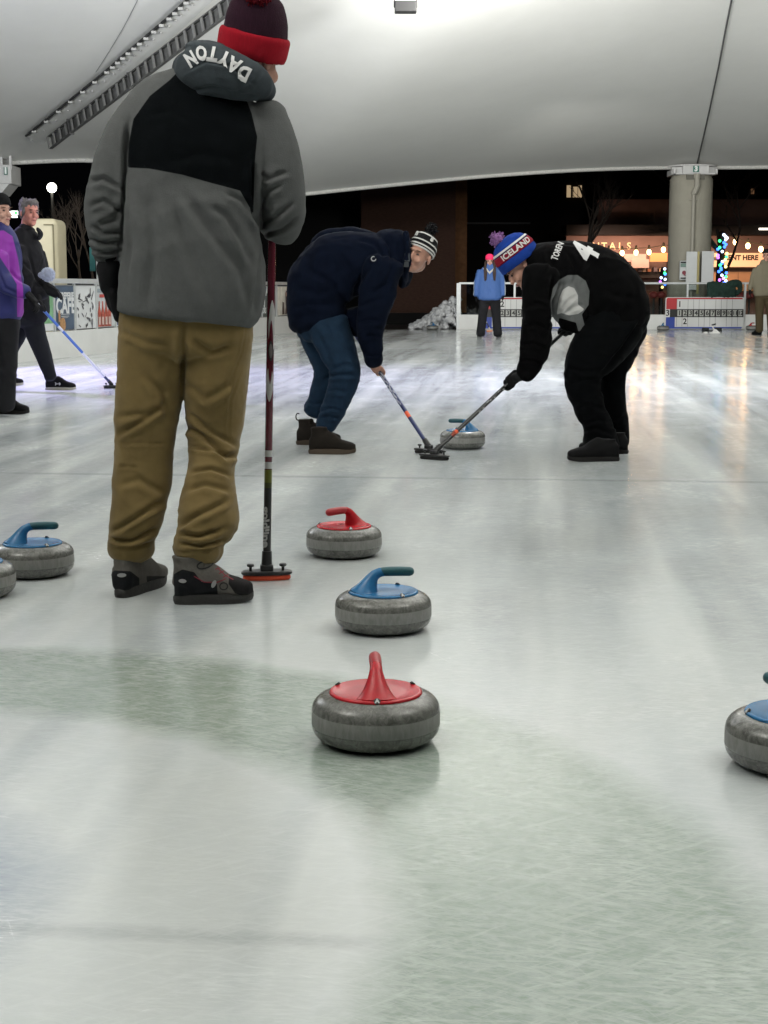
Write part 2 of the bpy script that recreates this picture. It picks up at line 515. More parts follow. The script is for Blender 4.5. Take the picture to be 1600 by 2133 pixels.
    bp = N.new("ShaderNodeBump"); bp.inputs["Strength"].default_value = .085; bp.inputs["Distance"].default_value = .006
    hgt = mth('ADD', mth('MULTIPLY', grit, .7), mth('ADD', mth('MULTIPLY', fine, .35), mth('MULTIPLY', scratch, .5)))
    L.new(hgt, bp.inputs["Height"]); L.new(bp.outputs[0], b.inputs["Normal"])
    return m

g = G(); n = 40
xs = [-20, 30]; ys = [-14, 37.6]
g.add([(-16, -14, 0), (26, -14, 0), (26, 37.6, 0), (-16, 37.6, 0)], [(0, 1, 2, 3)])
tag(g.build("ice", ice_material()), kind="structure")
g = G(); g.add([(-120, -60, -.06), (140, -60, -.06), (140, 160, -.06), (-120, 160, -.06)], [(0, 1, 2, 3)])
tag(g.build("ground", mat("dark paving", (.035, .032, .03), .85, var=.3, scale=1.5)), kind="structure")
g = G(); prof = [(250 * math.cos(a), 250 * math.sin(a) - 6) for a in [math.pi / 2 * i / 10 for i in range(11)]]
g.lathe([(max(r, .5), z) for r, z in prof], (0, 30, 0), seg=48)
tag(g.build("sky", mat("night sky", (.0, .0, .0), 1, emit=(.35, .36, .45), estr=.0025, spec=0), smooth=True), kind="structure")

# ================================================================== TENT
P0 = Vector((6.0, 14.0, 9.6))
col1 = pt(10, 335, 34); col3 = pt(1434, 349, 39.4)
edge_front = [pt(x, y, D) for x, y, D in ((28, 337, 34), (110, 333, 34.3), (190, 331, 34.6), (300, 342, 35), (400, 370, 35.4), (500, 396, 35.9), (560, 405, 36.1), (630, 403, 36.4),
              (700, 395, 36.7), (800, 385, 37.2), (900, 375, 37.6), (1000, 366, 38), (1100, 358.5, 38.3), (1200, 352.5, 38.7), (1300, 349, 39), (1400, 347.5, 39.4),
              (1480, 347.5, 39.4), (1600, 347, 39.2), (1750, 341, 38.9), (1950, 338, 38.4), (2200, 345, 37.5))]
far_cols = [Vector((24, 30, 4.2)), Vector((27, 15, 4.2)), Vector((21, -1, 4.2)), Vector((8, -11, 4.2)), Vector((-7, -9, 4.2)), Vector((-15, 4, 4.2)), Vector((-16, 20, 4.2)), edge_front[0]]
EDGE = []                                   # (point, seam?)
def dense(A, B, k, sag):
    return [A.lerp(B, i / k) + Vector((0, 0, sag * 4 * (i / k) * (1 - i / k))) + ((P0 - A.lerp(B, i / k)).normalized() * abs(sag) * 2.4 * 4 * (i / k) * (1 - i / k)) * Vector((1, 1, 0)).length * .5 for i in range(k)]
fr = []
for i in range(len(edge_front) - 1):
    for q in range(3): fr.append(edge_front[i].lerp(edge_front[i + 1], q / 3))
# smooth the front edge a little
for _ in range(2):
    fr = [fr[0]] + [(fr[i - 1] + fr[i] * 2 + fr[i + 1]) / 4 for i in range(1, len(fr) - 1)] + [fr[-1]]
EDGE += fr
prev = edge_front[-1]
for c in far_cols:
    EDGE += dense(prev, c, 12, .35); prev = c
nE = len(EDGE)
def tent_point(i, t, lift=0.0):
    e = EDGE[i % nE]
    p = e.lerp(P0, t)
    g_ = .35 * t + .65 * t ** 1.9 + .10 * math.sin(math.pi * t)
    z = e.z + (P0.z - e.z) * g_
    # soft billow between the radial cables, steeper lip at the edge
    z += .05 * (1 - math.exp(-t * 60)) * (1 - t)
    return Vector((p.x, p.y, z + lift))
g = G(); ts = [0, .006, .015, .03, .05, .075, .1] + [.1 + .9 * i / 30 for i in range(1, 31)]
for t in ts:
    for i in range(nE): g.v.append(tuple(tent_point(i, t)))
for k in range(len(ts) - 1):
    for i in range(nE):
        a = k * nE + i; b_ = k * nE + (i + 1) % nE
        g.f.append((a, b_, b_ + nE, a + nE)); g.mi.append(0)
tm = mat("tent fabric", (.74, .74, .71), .75, var=.045, scale=.35, bump=.05, bscale=3)
tent = empty("tent_canopy", (6, 14, 0), "big white stretched fabric roof over the whole rink", "tent roof")
g.build("canopy", tm, tent, smooth=True, local='world')
g = G(); g.tube([p + Vector((0, 0, -.015)) for p in fr], .055, 8)
for i in range(len(fr) // 3 + 4):
    if i < 2: continue
for i in range(1, 26):
    k = i * .62; a = int(k); p = fr[a].lerp(fr[a + 1], k - a)
    d = (fr[a + 1] - fr[a]).normalized()
    g.tube([p + d * .10 + Vector((0, 0, .13)), p - d * .02 + Vector((0, -.06, -.02))], .022, 6)
g.build("edge_rope", mat("rope white", (.55, .55, .52), .7, var=.2, scale=30), tent, smooth=True, local='world')
# radial seam with lacing, from the first column to the peak
def seam(i, name, r, col, lugs):
    g = G(); pts = [tent_point(i, t, -.03) for t in [k / 60 for k in range(61)]]
    g.tube(pts, r, 6)
    g.build(name, col, tent, smooth=True, local='world')
    return pts
SEAM_D0, SEAM_D1 = pt(66, 290, 33.2), pt(432, -12, 28.2)
def on_tent(px, py, lift=-.05):
    """the tent's own surface at the direction of a pixel"""
    rr_ = ray(px, py).normalized()
    bvp = TENT_BVH.ray_cast(Vector((0, 0, CAMH)), rr_)
    return (bvp[0] + rr_ * lift) if bvp[0] else pt(px, py, 30)
tv = [Vector(v) + Vector((6, 14, 0)) for v in [v.co for v in bpy.data.objects['canopy'].data.vertices]]
TENT_BVH = BVHTree.FromPolygons(tv, [list(p.vertices) for p in bpy.data.objects['canopy'].data.polygons])
lace_px = [(57, 283), (140, 216), (223, 149), (258, 118), (297, 85), (350, 40), (389, 4), (425, -30)]
def along(P, s_):
    k = s_ * (len(P) - 1); a = min(int(k), len(P) - 2); q = k - a
    return (P[a][0] * (1 - q) + P[a + 1][0] * q, P[a][1] * (1 - q) + P[a + 1][1] * q)
# flap strip (a doubled band of fabric) beside the lacing
g = G()
L1 = [along(lace_px, i / 24) for i in range(25)]
A = [on_tent(x, y, -.12) for x, y in L1]; B = [on_tent(x + 30, y + 16, -.30) for x, y in L1]
n0 = len(A); g.add(A + B + [p + Vector((0, 0, -.03)) for p in A] + [p + Vector((0, 0, -.03)) for p in B],
      [(i, i + 1, i + 1 + n0, i + n0) for i in range(n0 - 1)] + [(i + 2 * n0, i + 3 * n0, i + 1 + 3 * n0, i + 1 + 2 * n0) for i in range(n0 - 1)] + [(i + n0, i + 1 + n0, i + 1 + 3 * n0, i + 3 * n0) for i in range(n0 - 1)])
g.build("flap", mat("flap fabric", (.60, .60, .57), .8, var=.06, scale=2), tent, smooth=False, local='world')
g = G(); g.tube([p + Vector((0, -.12, -.01)) for p in A], .026, 6)
g.build("lacing_cable", mat("black cable", (.03, .03, .03), .6), tent, smooth=True, local='world')
g = G()
for i in range(46):
    x, y = along(lace_px, i / 46.0)
    p = on_tent(x + (2 if i % 2 else 9), y + (1 if i % 2 else 9), -.30)
    g.rbox(p, (.09, .09, .05) if i % 2 else (.04, .04, .03), .01)
g.build("lacing_rivets", mat("lug", (.42, .42, .40), .6), tent, local='world')
g = G()
x3 = [(1452, 343), (1462, 300), (1478, 230), (1497, 140), (1512, 60), (1524, 0), (1534, -50)]
g.tube([on_tent(*p, -.05) for p in [along(x3, i / 20) for i in range(21)]], .018, 6)
g.build("seam_cable", mat("seam grey", (.09, .09, .09), .7), tent, smooth=True, local='world')

g = G(); g.tube([on_tent(*p, -.02) for p in [along([(200, 150), (225, 112), (262, 50), (292, -10)], i / 8) for i in range(9)]], .005, 6)
g.build("seam_cable", mat("seam pale", (.25, .25, .25), .7), tent, smooth=True, local='world')
# cable ladder hung beneath the seam
a0, a1 = on_tent(104, 297, -1.1), on_tent(520, -22, -1.3)
lad = empty("cable_ladder", a0, "grey metal cable ladder hanging diagonally beneath the tent seam", "cable ladder")
ax = (a1 - a0).normalized(); sd = ax.cross(Vector((0, -1, .12))).normalized(); nn = sd.cross(ax).normalized(); LEN = (a1 - a0).length
nn = nn if nn.dot(a0 - Vector((0, 0, 1))) > 0 else -nn
Ml = Matrix((ax, sd, nn)).transposed()
gm = mat("galvanised steel", (.14, .14, .135), .5, .5, var=.25, scale=6)
for sgn in (-1, 1):
    g = G(); g.box(a0 + ax * LEN / 2 + sd * .12 * sgn, (LEN, .02, .07), Ml); g.build("rail", gm, lad, local='world')
g = G(); nr = int(LEN / .31)
for i in range(nr + 1): g.box(a0 + ax * (LEN * i / nr) - nn * .03, (.055, .22, .03), Ml)
g.build("rungs", mat("rung steel", (.26, .26, .25), .5, .4), lad, local='world')
g = G(); g.box(a0 + ax * LEN / 2 + nn * .04, (LEN, .215, .012), Ml)
g.build("tray", mat("dark tray", (.13, .13, .125), .6, .3, var=.4, scale=5), lad, local='world')
for k in (.13, .47, .93):
    g = G(); p = a0 + ax * LEN * k
    g.box(p, (.035, .30, .10), Ml)
    g.tube([p + sd * .14, p + sd * .14 + Vector((-.10, .2, .14)), p + Vector((-.22, .45, .30)), p + Vector((-.34, .8, .52)), p + Vector((-.42, 1.3, .75))], .014, 6)
    g.build("hanger", mat("hanger", (.10, .10, .10), .5, .4), lad, smooth=False, local='world')

# black floodlight hanging at the top of the view
p = pt(845, 15, 24.0)
fl = empty("floodlight", p, "small black floodlight hanging under the bright part of the tent", "floodlight")
g = G(); g.rbox(p, (.33, .26, .16), .015); g.build("housing", mat("black housing", (.02, .02, .02), .5), fl, local='world')
g = G(); g.box(p + Vector((0, 0, .085)), (.29, .22, .012)); g.build("lens", mat("lamp lens", (.9, .9, .9), .4, emit=(1, .98, .94), estr=12), fl, local='world')
g = G(); g.tube([p + Vector((-.17, 0, 0)), p + Vector((-.17, 0, .16)), p + Vector((0, 0, .2)), p + Vector((.17, 0, .16)), p + Vector((.17, 0, 0))], .01, 6)
g.tube([p + Vector((0, 0, .2)), p + Vector((0, 0, 1.9))], .008, 6)
g.build("bracket", mat("black housing"), fl, smooth=True, local='world')

# ================================================================== COLUMNS
conc = mat("beige concrete", (.34, .325, .27), .8, var=.06, scale=3, bump=.05, bscale=40)
capm = mat("white cap paint", (.62, .62, .61), .55, var=.05, scale=8)
def number_sign(parent, c, ch, sx, sz, uxd=Vector((1, 0, 0))):
    g = G(); nrm = Vector((0, 0, 1)).cross(uxd) * -1
    M = Matrix((uxd, Vector((0, 0, 1)).cross(uxd), Vector((0, 0, 1)))).transposed()
    g.box(c, (sx, .02, sz), M); s_ = g.build("number_plate", mat("green plate", (.02, .16, .12), .5), parent, local='world')
    g = G(); flat_text(g, ch, c - M @ Vector((0, .014, 0)), uxd, (0, 0, 1), sz * 1.1, .012)
    g.build("numeral", mat("plate white", (.8, .85, .82), .5), s_, local=True)
    s2 = bpy.data.objects[-1] if 0 else None
    # numeral geometry is in world coordinates; shift to the plate's frame
    o = [o for o in s_.children][0]
    for v in o.data.vertices: v.co -= Vector(parent.location)
def column(px, D, top_py, rpx, base=0, **kw):
    c = pt(px, 600, D); c.z = 0
    r = rpx * mpp(600, D)
    top = pt(px, top_py, D).z
    e = empty("round_column", c, kw['label'], "column", "tent columns")
    g = G(); g.lathe([(r, -.06), (r, top - .75), (r * .99, top - .10), (r * .93, top - .04), (r * .9, top)], (0, 0, 0), 40)
    g.build("shaft", conc, e, smooth=True, angle=40)
    return e, c, r, top
e3, c3, r3, top3 = column(1434, 39.4, 366, 44, label="round beige concrete column number 3 behind the full scoreboard")
g = G(); hw = .49
# eight-sided white cap with open corners
for wy, wd, hh in ((-.50, .62, .17),):
    g.box((0, wy, top3 + .115), (.64, .06, .19))
for sx in (-1, 1):
    g.box((sx * .43, -.38, top3 + .10), (.28, .05, .17), Matrix.Rotation(sx * R(35), 3, 'Z'))
    g.box((sx * .52, -.05, top3 + .065), (.05, .9, .13))
g.box((0, 0, top3 + .012), (1.05, 1.0, .024))
g.build("cap", capm, e3)
g = G(); g.lathe([(.62, top3 + .20), (.60, top3 + .24), (.40, top3 + .25)], (0, 0, 0), 40); g.build("cap_ring", capm, e3, smooth=True, angle=30)
number_sign(e3, c3 + Vector((.0, -.545, top3 + .125)), "3", .14, .15)
pm = mat("painted pipe", (.36, .345, .29), .6)
g = G()
yf = -r3 - .07
g.tube([(.02, yf, top3 + .0), (.02, yf, top3 - .10)], .085, 14, round_=False)
g.tube([(.02, yf, top3 - .08), (.03, yf, top3 - .30), (-.02, yf - .02, top3 - .42), (-.05, yf, top3 - .46)], .07, 14)
g.tube([(-.05, yf, top3 - .40), (-.05, yf, 0)], .045, 14, round_=False)
g.box((-.05, yf + .02, top3 - .62), (.26, .05, .025))
g.build("drainpipe", pm, e3, smooth=True, angle=35)
g = G(); g.box((0, -r3 + .02, top3 - .07), (.45, .06, .12)); g.build("bracket_plate", mat("plate olive", (.15, .145, .12), .7), e3)
# first column, mostly out of frame to the left
e1, c1, r1, top1 = column(-42, 34, 400, 44, label="column number 1 with white cap at the left edge under the tent")
g = G()
cp = pt(-25, 366, 34)
g.rbox(cp - c1 + Vector((0, 0, 0)), (1.22, .9, .40), .02)
g.prism([(-.5, 0), (.55, 0), (.36, -.22), (-.4, -.22)], cp - c1 + Vector((0, -.42, -.20)), (1, 0, 0), (0, 0, 1), (0, 1, 0), .84)
g.box(pt(22, 338, 33.6) - c1, (.05, .05, .30)); g.box(pt(3, 333, 33.6) - c1, (.05, .05, .36))
g.build("cap", capm, e1)
g = G(); q = pt(12, 322, 33.8) - c1
g.prism([(-.42, -.16), (-.02, .16), (.24, .22), (.3, .10), (.1, -.05), (.05, -.22)], q, (1, 0, 0), (0, 0, 1), (0, 1, 0), .25)
g.build("clamp", mat("clamp grey", (.33, .33, .31), .6, var=.3, scale=14), e1)
number_sign(e1, pt(12, 356, 33.5), "1", .07, .16)

# papers and notice fixed to column 3
pw = mat("white sheet board", (.63, .65, .65), .6, var=.04, scale=6)
nb = empty("notice_boards", c3, "pair of tall white boards strapped to column 3 either side of the pipe", "notice board")
def panel(name, x0, y0, x1, y1, D, m, parent, th=.02, r=.01):
    a = pt(x0, y0, D); b_ = pt(x1, y1, D); c = (a + b_) / 2
    g = G(); g.rbox(c, (abs(b_.x - a.x), th, abs(a.z - b_.z)), r); return g.build(name, m, parent, local='world')
panel("board", 1430, 524, 1452, 590, 38.6, pw, nb); panel("board", 1462.5, 523, 1486, 589, 38.6, pw, nb)
panel("board", 1431, 593, 1452, 604, 38.62, pw, nb)
panel("strap", 1453, 524, 1455, 612, 38.58, mat("yellow strap", (.42, .36, .16), .7), nb, r=.002)
ns = empty("notice_sign", pt(1424, 563, 38.7), "small white notice with black bars on the left of column 3", "sign")
panel("plate", 1416, 543, 1430, 583, 38.66, pw, ns, r=.03)
panel("header", 1418, 545, 1429.6, 548, 38.62, mat("sign black", (.02, .02, .02), .6), ns, r=.002)
panel("header", 1418, 578, 1429.6, 580.5, 38.62, mat("sign black"), ns, r=.002)
panel("photo", 1418, 549, 1429.6, 556, 38.62, mat("sign green", (.2, .3, .26), .6), ns, r=.002)
g = G(); g.lathe([(.05, 0), (.05, .01)], pt(1425, 568, 38.62), 16, Matrix.Rotation(R(90), 3, 'X')); g.box(pt(1427, 573, 38.62), (.06, .01, .02))
g.build("symbol", mat("symbol red", (.25, .05, .07), .6), ns, local='world')

# ================================================================== FAR BOARDS (white kick wall, glass, rail)
YB = 37.75
wm = mat("dasher white", (.66, .67, .65), .5, var=.05, scale=2)
alum = mat("aluminium", (.50, .52, .52), .4, .3, var=.1, scale=4)
glass = bpy.data.materials.new("rink glass"); glass.use_nodes = True
nt = glass.node_tree; N = nt.nodes; N.clear()
o_ = N.new("ShaderNodeOutputMaterial"); mx = N.new("ShaderNodeMixShader"); tr = N.new("ShaderNodeBsdfTransparent"); gl = N.new("ShaderNodeBsdfGlossy")
tr.inputs[0].default_value = (.86, .9, .89, 1); gl.inputs["Roughness"].default_value = .04; mx.inputs[0].default_value = .07
nt.links.new(tr.outputs[0], mx.inputs[1]); nt.links.new(gl.outputs[0], mx.inputs[2]); nt.links.new(mx.outputs[0], o_.inputs[0])
xl = pt(956, 600, YB).x; xr = 16.0
fb = empty("rink_boards", (xl, YB, 0), "far white kick wall with clear glass and pale rail behind the scoreboards", "rink boards")
g = G(); g.box(((xl + xr) / 2, YB, .17), (xr - xl, .10, .38)); g.build("kick_wall", wm, fb, local='world')
g = G(); g.box(((xl + xr) / 2, YB, .73), (xr - xl, .012, .72)); g.build("glass_pane", glass, fb, local='world')
g = G(); g.rbox(((xl + xr) / 2, YB, 1.115), (xr - xl, .06, .05), .01); g.build("rail", alum, fb, local='world')
for px_, wpx in ((955.5, .10), (1072, .045), (1190, .045), (1310, .045), (1432, .045), (1552, .045), (1680, .045)):
    x = pt(px_, 600, YB).x; g = G(); g.box((x, YB - .004, .56), (wpx, .075, 1.12)); g.build("post", alum, fb, local='world')

# ================================================================== LEFT BOARDS with adverts
WA = gp(100, 748); WB = gp(600, 693)
wd_ = (WB - WA).normalized(); W0 = WA - wd_ * 5.0; WLEN = (WB - W0).length + .6
wn = Vector((wd_.y, -wd_.x, 0))            # faces the ice
Mw = Matrix((wd_, -wn, Vector((0, 0, 1)))).transposed()
def wallpt(px, z, out=0.0):
    r = ray(px, 600); O = Vector((0, 0, CAMH)); d = Vector((r.x, r.y, 0)); A = W0 + wn * out
    # solve (d*t - A) . wn = 0
    t = A.dot(wn) / d.dot(wn)
    p = d * t; p.z = z; return p
lb = empty("rink_boards", W0, "left hand white kick wall carrying advertising panels, behind the walking pair", "rink boards")
mid = W0 + wd_ * WLEN / 2
g = G(); g.box(mid + Vector((0, 0, .19)), (WLEN, .10, .38), Mw); g.build("kick_wall", wm, lb, local='world')
g = G(); g.box(mid + Vector((0, 0, .72)) - wn * .03, (WLEN, .03, .66), Mw); g.build("backing", mat("backing grey", (.30, .31, .31), .5), lb, local='world')
g = G(); g.rbox(mid + Vector((0, 0, 1.10)), (WLEN, .09, .07), .01, Mw); g.build("rail", alum, lb, local='world')
def adpanel(x0, x1, m, z0=.40, z1=1.03):
    a = wallpt(x0, 0, .0); b_ = wallpt(x1, 0, .0); c = (a + b_) / 2; c.z = (z0 + z1) / 2
    g = G(); g.box(c, ((b_ - a).length, .012, z1 - z0), Mw); return g.build("advert_panel", m, lb, local='world'), a, b_
def adpatch(g, px0, px1, z0, z1, out=.012, mi=0, poly=None):
    a = wallpt(px0, z0, out); b_ = wallpt(px1, z0, out)
    if poly is None: poly = [(0, 0), (1, 0), (1, 1), (0, 1)]
    g.prism([(p[0] * (b_ - a).length, p[1] * (z1 - z0)) for p in poly], a, wd_, (0, 0, 1), wn, .002, mi)
def fin(g, name, m, par):
    return g.build(name, m, par, local='world') if par.parent is None else _sub(g, name, m, par)
def _sub(g, name, m, par):
    off = Vector(par.parent.location); g.v = [tuple(Vector(v) - off) for v in g.v]
    return g.build(name, m, par)
for px_ in (83, 111, 154, 199, 239, 300, 380, 460, 545, 576):
    a = wallpt(px_, .73, .008); g = G(); g.box(a, (.05, .03, .72), Mw); g.build("post", alum, lb, local='world')
p1, *_ = adpanel(84, 110, mat("advert green", (.16, .33, .17), .4, var=.5, scale=4))
g = G(); adpatch(g, 86, 109, .40, .50); _sub(g, "caption_strip", mat("advert white", (.6, .62, .62), .4), p1)
p2, *_ = adpanel(113, 153, mat("advert slate", (.055, .085, .13), .4, var=.1, scale=3))
g = G(); flat_text(g, "CAFE", wallpt(136, .735, .014), wd_, (0, 0, 1), .30, .012); flat_text(g, "CREPERIE", wallpt(138, .885, .014), wd_, (0, 0, 1), .13, .006)
adpatch(g, 126, 144, .62, .627); adpatch(g, 126, 142, .59, .597); adpatch(g, 128, 140, .57, .575)
_sub(g, "lettering", mat("advert white"), p2)
g = G(); a = wallpt(129, .475, .013); g.lathe([(.001, -.002), (.10, -.002), (.10, .001), (.001, .001)], a, 24, Mw @ Matrix.Rotation(R(90), 3, 'X')); adpatch(g, 120, 124, .52, .68); _sub(g, "picture", mat("advert tan", (.36, .2, .09), .5, var=.4, scale=30), p2)
p3, *_ = adpanel(157, 197, mat("advert white"))
g = G(); rnd = random.Random(5)
for i in range(26):
    u = 160 + rnd.random() * 33; z = .44 + rnd.random() * .52; an = rnd.uniform(0, math.pi); ln = rnd.uniform(.03, .09)
    a = wallpt(u, z, .014); d = wd_ * math.cos(an) + Vector((0, 0, 1)) * math.sin(an); q = wd_ * -math.sin(an) + Vector((0, 0, 1)) * math.cos(an)
    t_ = rnd.uniform(.006, .016)
    g.prism([(-ln, -t_), (ln * .6, -t_), (ln, 0), (ln * .5, t_), (-ln, t_)], a, d, q, wn, .002)
    if i % 4 == 0: g.lathe([(.02, 0), (.03, 0), (.03, .002), (.02, .002)], a, 14, Mw @ Matrix.Rotation(R(90), 3, 'X'), cap=False)
_sub(g, "ink_print", mat("advert ink", (.09, .09, .10), .6), p3)
p4, *_ = adpanel(201, 238, mat("advert pale", (.50, .54, .55), .4, var=.1, scale=2))
for u in (206, 213, 220, 227):
    g = G(); adpatch(g, u - 3.1, u + 3.1, .41, .80, poly=[(0, 0), (1, 0), (1, .55), (.68, .8), (.66, 1), (.34, 1), (.32, .8), (0, .55)])
    _sub(g, "bottle_picture", mat("advert bottle red", (.36, .075, .05), .4, var=.5, scale=12), p4)
g = G()
for u in (206, 213, 220, 227): adpatch(g, u - 2, u + 2, .44, .56, .016)
_sub(g, "bottle_label_print", mat("advert label", (.5, .4, .36), .5), p4)
g = G(); adpatch(g, 207, 225, .855, .905); _sub(g, "banner", mat("advert red", (.45, .07, .06), .5), p4)
g = G(); adpatch(g, 202, 237, .93, .99); _sub(g, "header", mat("advert grey", (.25, .3, .33), .5), p4)
p5, *_ = adpanel(240, 299, mat("advert pale blue", (.45, .52, .60), .4, var=.2, scale=2))
g = G(); adpatch(g, 242, 297, .42, .47); _sub(g, "caption_strip", mat("advert navy", (.03, .05, .16), .4), p5)
adpanel(301, 379, mat("advert white")); adpanel(381, 459, mat("advert pale")); adpanel(461, 518, mat("advert white"))
p6, *_ = adpanel(519, 571, mat("advert dark green", (.012, .05, .055), .4))
g = G()
flat_text(g, "A", wallpt(556, .93, .014), wd_, (0, 0, 1), .26, .014); flat_text(g, "J", wallpt(551, .74, .014), wd_, (0, 0, 1), .27, .014)
flat_text(g, "DOORS", wallpt(546.5, .52, .014), wd_, (0, 0, 1), .16, .007)
_sub(g, "lettering", mat("advert bright", (.75, .8, .8), .4), p6)
p7, *_ = adpanel(577, 622, mat("advert cream", (.72, .70, .62), .4, var=.25, scale=5))
g = G(); a = wallpt(596, .80, .014)
g.prism([(-.10, -.38), (.16, -.38), (.14, -.15), (.05, -.05), (.06, .10), (.0, .16), (-.07, .08), (-.05, -.08), (-.02, -.2)], a, wd_, (0, 0, 1), wn, .002)
g.prism([(-.34, -.38), (-.16, -.38), (-.2, -.12), (-.32, -.1)], a, wd_, (0, 0, 1), wn, .002)
_sub(g, "portrait", mat("advert brown", (.05, .03, .025), .5), p7)
g = G(); g.lathe([(.001, 0), (.05, 0), (.05, .002), (.001, .002)], wallpt(596, .86, .018), 16, Mw @ Matrix.Rotation(R(90), 3, 'X')); _sub(g, "face", mat("advert skin", (.5, .32, .24), .6), p7)

# ================================================================== BEYOND THE BOARDS
brick = mat("dark brown brick", (.055, .030, .022), .9, var=.25, scale=9, stretch=(1, 1, 3.5))
def wallbox(name, x0, x1, y0, y1, D, depth, m, parent, z0=None):
    a = pt(x0, y0, D); b_ = pt(x1, y1, D)
    zb = b_.z if z0 is None else z0
    g = G(); g.box(((a.x + b_.x) / 2, D + depth / 2, (a.z + zb) / 2), (b_.x - a.x, depth, a.z - zb)); return g.build(name, m, parent, local='world')
DB = 46
b1 = empty("brick_building", pt(860, 600, DB), "dark brown windowless brick block behind the gap in the far boards", "building")
wallbox("wall", 752, 948, 330, 600, DB, 8, brick, b1, -.06)
wallbox("wall", 948, 972, 330, 600, DB + .4, 5, mat("rust brick", (.10, .048, .022), .9, var=.2, scale=8), b1, -.06)
wallbox("plinth", 700, 972, 652, 690, DB - .5, .45, mat("black plinth", (.006, .006, .006), .8), b1, -.06)
b2 = empty("dark_building", pt(640, 600, 50), "unlit black building edge rising beside the brown brick block", "building")
wallbox("wall", 300, 751, 340, 600, 50, 6, mat("black wall", (.008, .008, .008), .9), b2, -.06)
b3 = empty("office_building", pt(1100, 600, 62), "dark upper building with three narrow lit windows above the rental shop", "building")
wallbox("wall", 940, 2100, 250, 600, 64, 6, mat("night wall", (.014, .011, .011), .9, var=.2, scale=.5), b3, -.06)
wallbox("ledge", 966, 1105, 463, 467, 63.7, .3, mat("ledge grey", (.10, .10, .105), .8), b3)
wl = mat("lit window", (.1, .08, .05), .5, emit=(1, .72, .42), estr=.38)
for x0, x1, y0 in ((1181, 1189, 386), (1194, 1203, 389), (1205, 1212, 386)):
    a = wallbox("window", x0, x1, y0, 411, 63.9, .05, wl, b3)
for x0, x1, y0 in ((1187, 1189, 392), ):
    pass
wallbox("window", 1564, 1571, 393, 404, 63.9, .05, mat("lit window dim", (.1, .06, .04), .5, emit=(1, .5, .25), estr=.12), b3)
# rental shop
DS = 56
shop = empty("rental_shop", pt(1400, 653, DS), "low skate rental shop with glowing orange fascia and letters beyond column 3", "shop")
lo = mat("shop wall", (.17, .115, .10), .8, var=.1, scale=1.5)
wallbox("upper_wall", 1245, 2000, 415, 468, DS + .6, .5, mat("upper shop wall", (.060, .038, .034), .9, var=.2, scale=1.2), shop)
wallbox("canopy_beam", 1180, 2000, 468, 489, DS - .2, 1.6, mat("black beam", (.008, .008, .008), .8), shop)
wallbox("wall", 1180, 2000, 489, 600, DS + .9, .4, lo, shop, -.06)
wallbox("fascia", 1475, 1640, 527, 556, DS + .2, .25, mat("lit fascia", (.5, .3, .18), .6, emit=(1, .50, .24), estr=.95), shop)
wallbox("fascia", 1255, 1346, 529, 545, DS + .2, .25, mat("fascia pale", (.30, .19, .16), .6, emit=(1, .55, .42), estr=.3), shop)
wallbox("menu_board", 1355, 1390, 527, 545, DS + .1, .12, mat("menu orange", (.5, .2, .08), .6, emit=(1, .30, .09), estr=.55), shop)
wallbox("menu_board", 1316, 1352, 540, 558, DS + .1, .12, mat("menu pale", (.42, .32, .29), .7), shop)
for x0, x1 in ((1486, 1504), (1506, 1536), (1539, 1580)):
    wallbox("shutter", x0, x1, 566, 606, DS + .5, .3, mat("shutter tan", (.33, .17, .08), .7, var=.15, scale=2, emit=(1, .52, .25), estr=.14), shop)  # weak emission stands in for warm lamplight on the shutters
wallbox("counter", 1180, 1476, 606, 622, DS - .2, .8, mat("counter", (.12, .07, .06), .8), shop)
wallbox("shelf", 1310, 1390, 566, 579, DS + .3, .5, mat("shelf black", (.015, .013, .013), .7), shop)
for x0, x1, y0, y1, nm, c_, es in ((1392, 1400, 530, 600, "door_post", (.10, .06, .05), 0), (1404, 1430, 540, 600, "window", (.45, .26, .15), .35), (1230, 1250, 545, 600, "window", (.4, .22, .14), .22), (1256, 1312, 548, 600, "window", (.36, .2, .13), .16),
                                  (1584, 1640, 566, 606, "window", (.5, .3, .18), .3), (1475, 1640, 557, 560, "trim", (.05, .03, .02), 0), (1656, 1720, 540, 600, "window", (.4, .22, .14), .3)):
    wallbox(nm, x0, x1, y0, y1, DS + .55, .3, mat("shop bit %d" % x0, c_, .6, var=.35, scale=1.2, emit=(1, .55, .28) if es else None, estr=es), shop)
for i_, (x, h_) in enumerate(((1320, 9), (1330, 7), (1339, 10), (1349, 6), (1362, 9), (1374, 8))):
    wallbox("shelf_box", x, x + 7, 579 - h_ - 13, 566, DS + .2, .3, mat("box tone %d" % (i_ % 3), ((.3, .12, .06), (.1, .08, .09), (.35, .25, .18))[i_ % 3], .7), shop)
g = G(); o = pt(1264, 514, DS + .84); mm = mpp(514, DS)
for i, ch in enumerate("RENTALS"):
    flat_text(g, ch, pt(1207 + i * 17.2, 513, DS + .84), (1, 0, 0), (0, 0, 1), 20 * mm, .006)
g.build("sign_letters", mat("letters gold", (.5, .35, .18), .5, emit=(1, .60, .28), estr=.8), shop, local='world')
g = G()
for s_, x, y, sz in (("RENT HERE", 1544, 537, 14), ("HERE", 1286, 536, 12), ("HERE", 1484, 539, 9)):
    flat_text(g, s_, pt(x, y, DS + .17), (1, 0, 0), (0, 0, 1), sz * mm, .010)
g.build("fascia_letters", mat("letters dark", (.02, .01, .01), .6), shop, local='world')
g = G(); g.box(pt(1596, 477, DS - .5), (.5, .05, .06)); g.build("strip_lamp", mat("strip lamp", (1, 1, 1), .4, emit=(1, .9, .75), estr=5), shop, local='world')
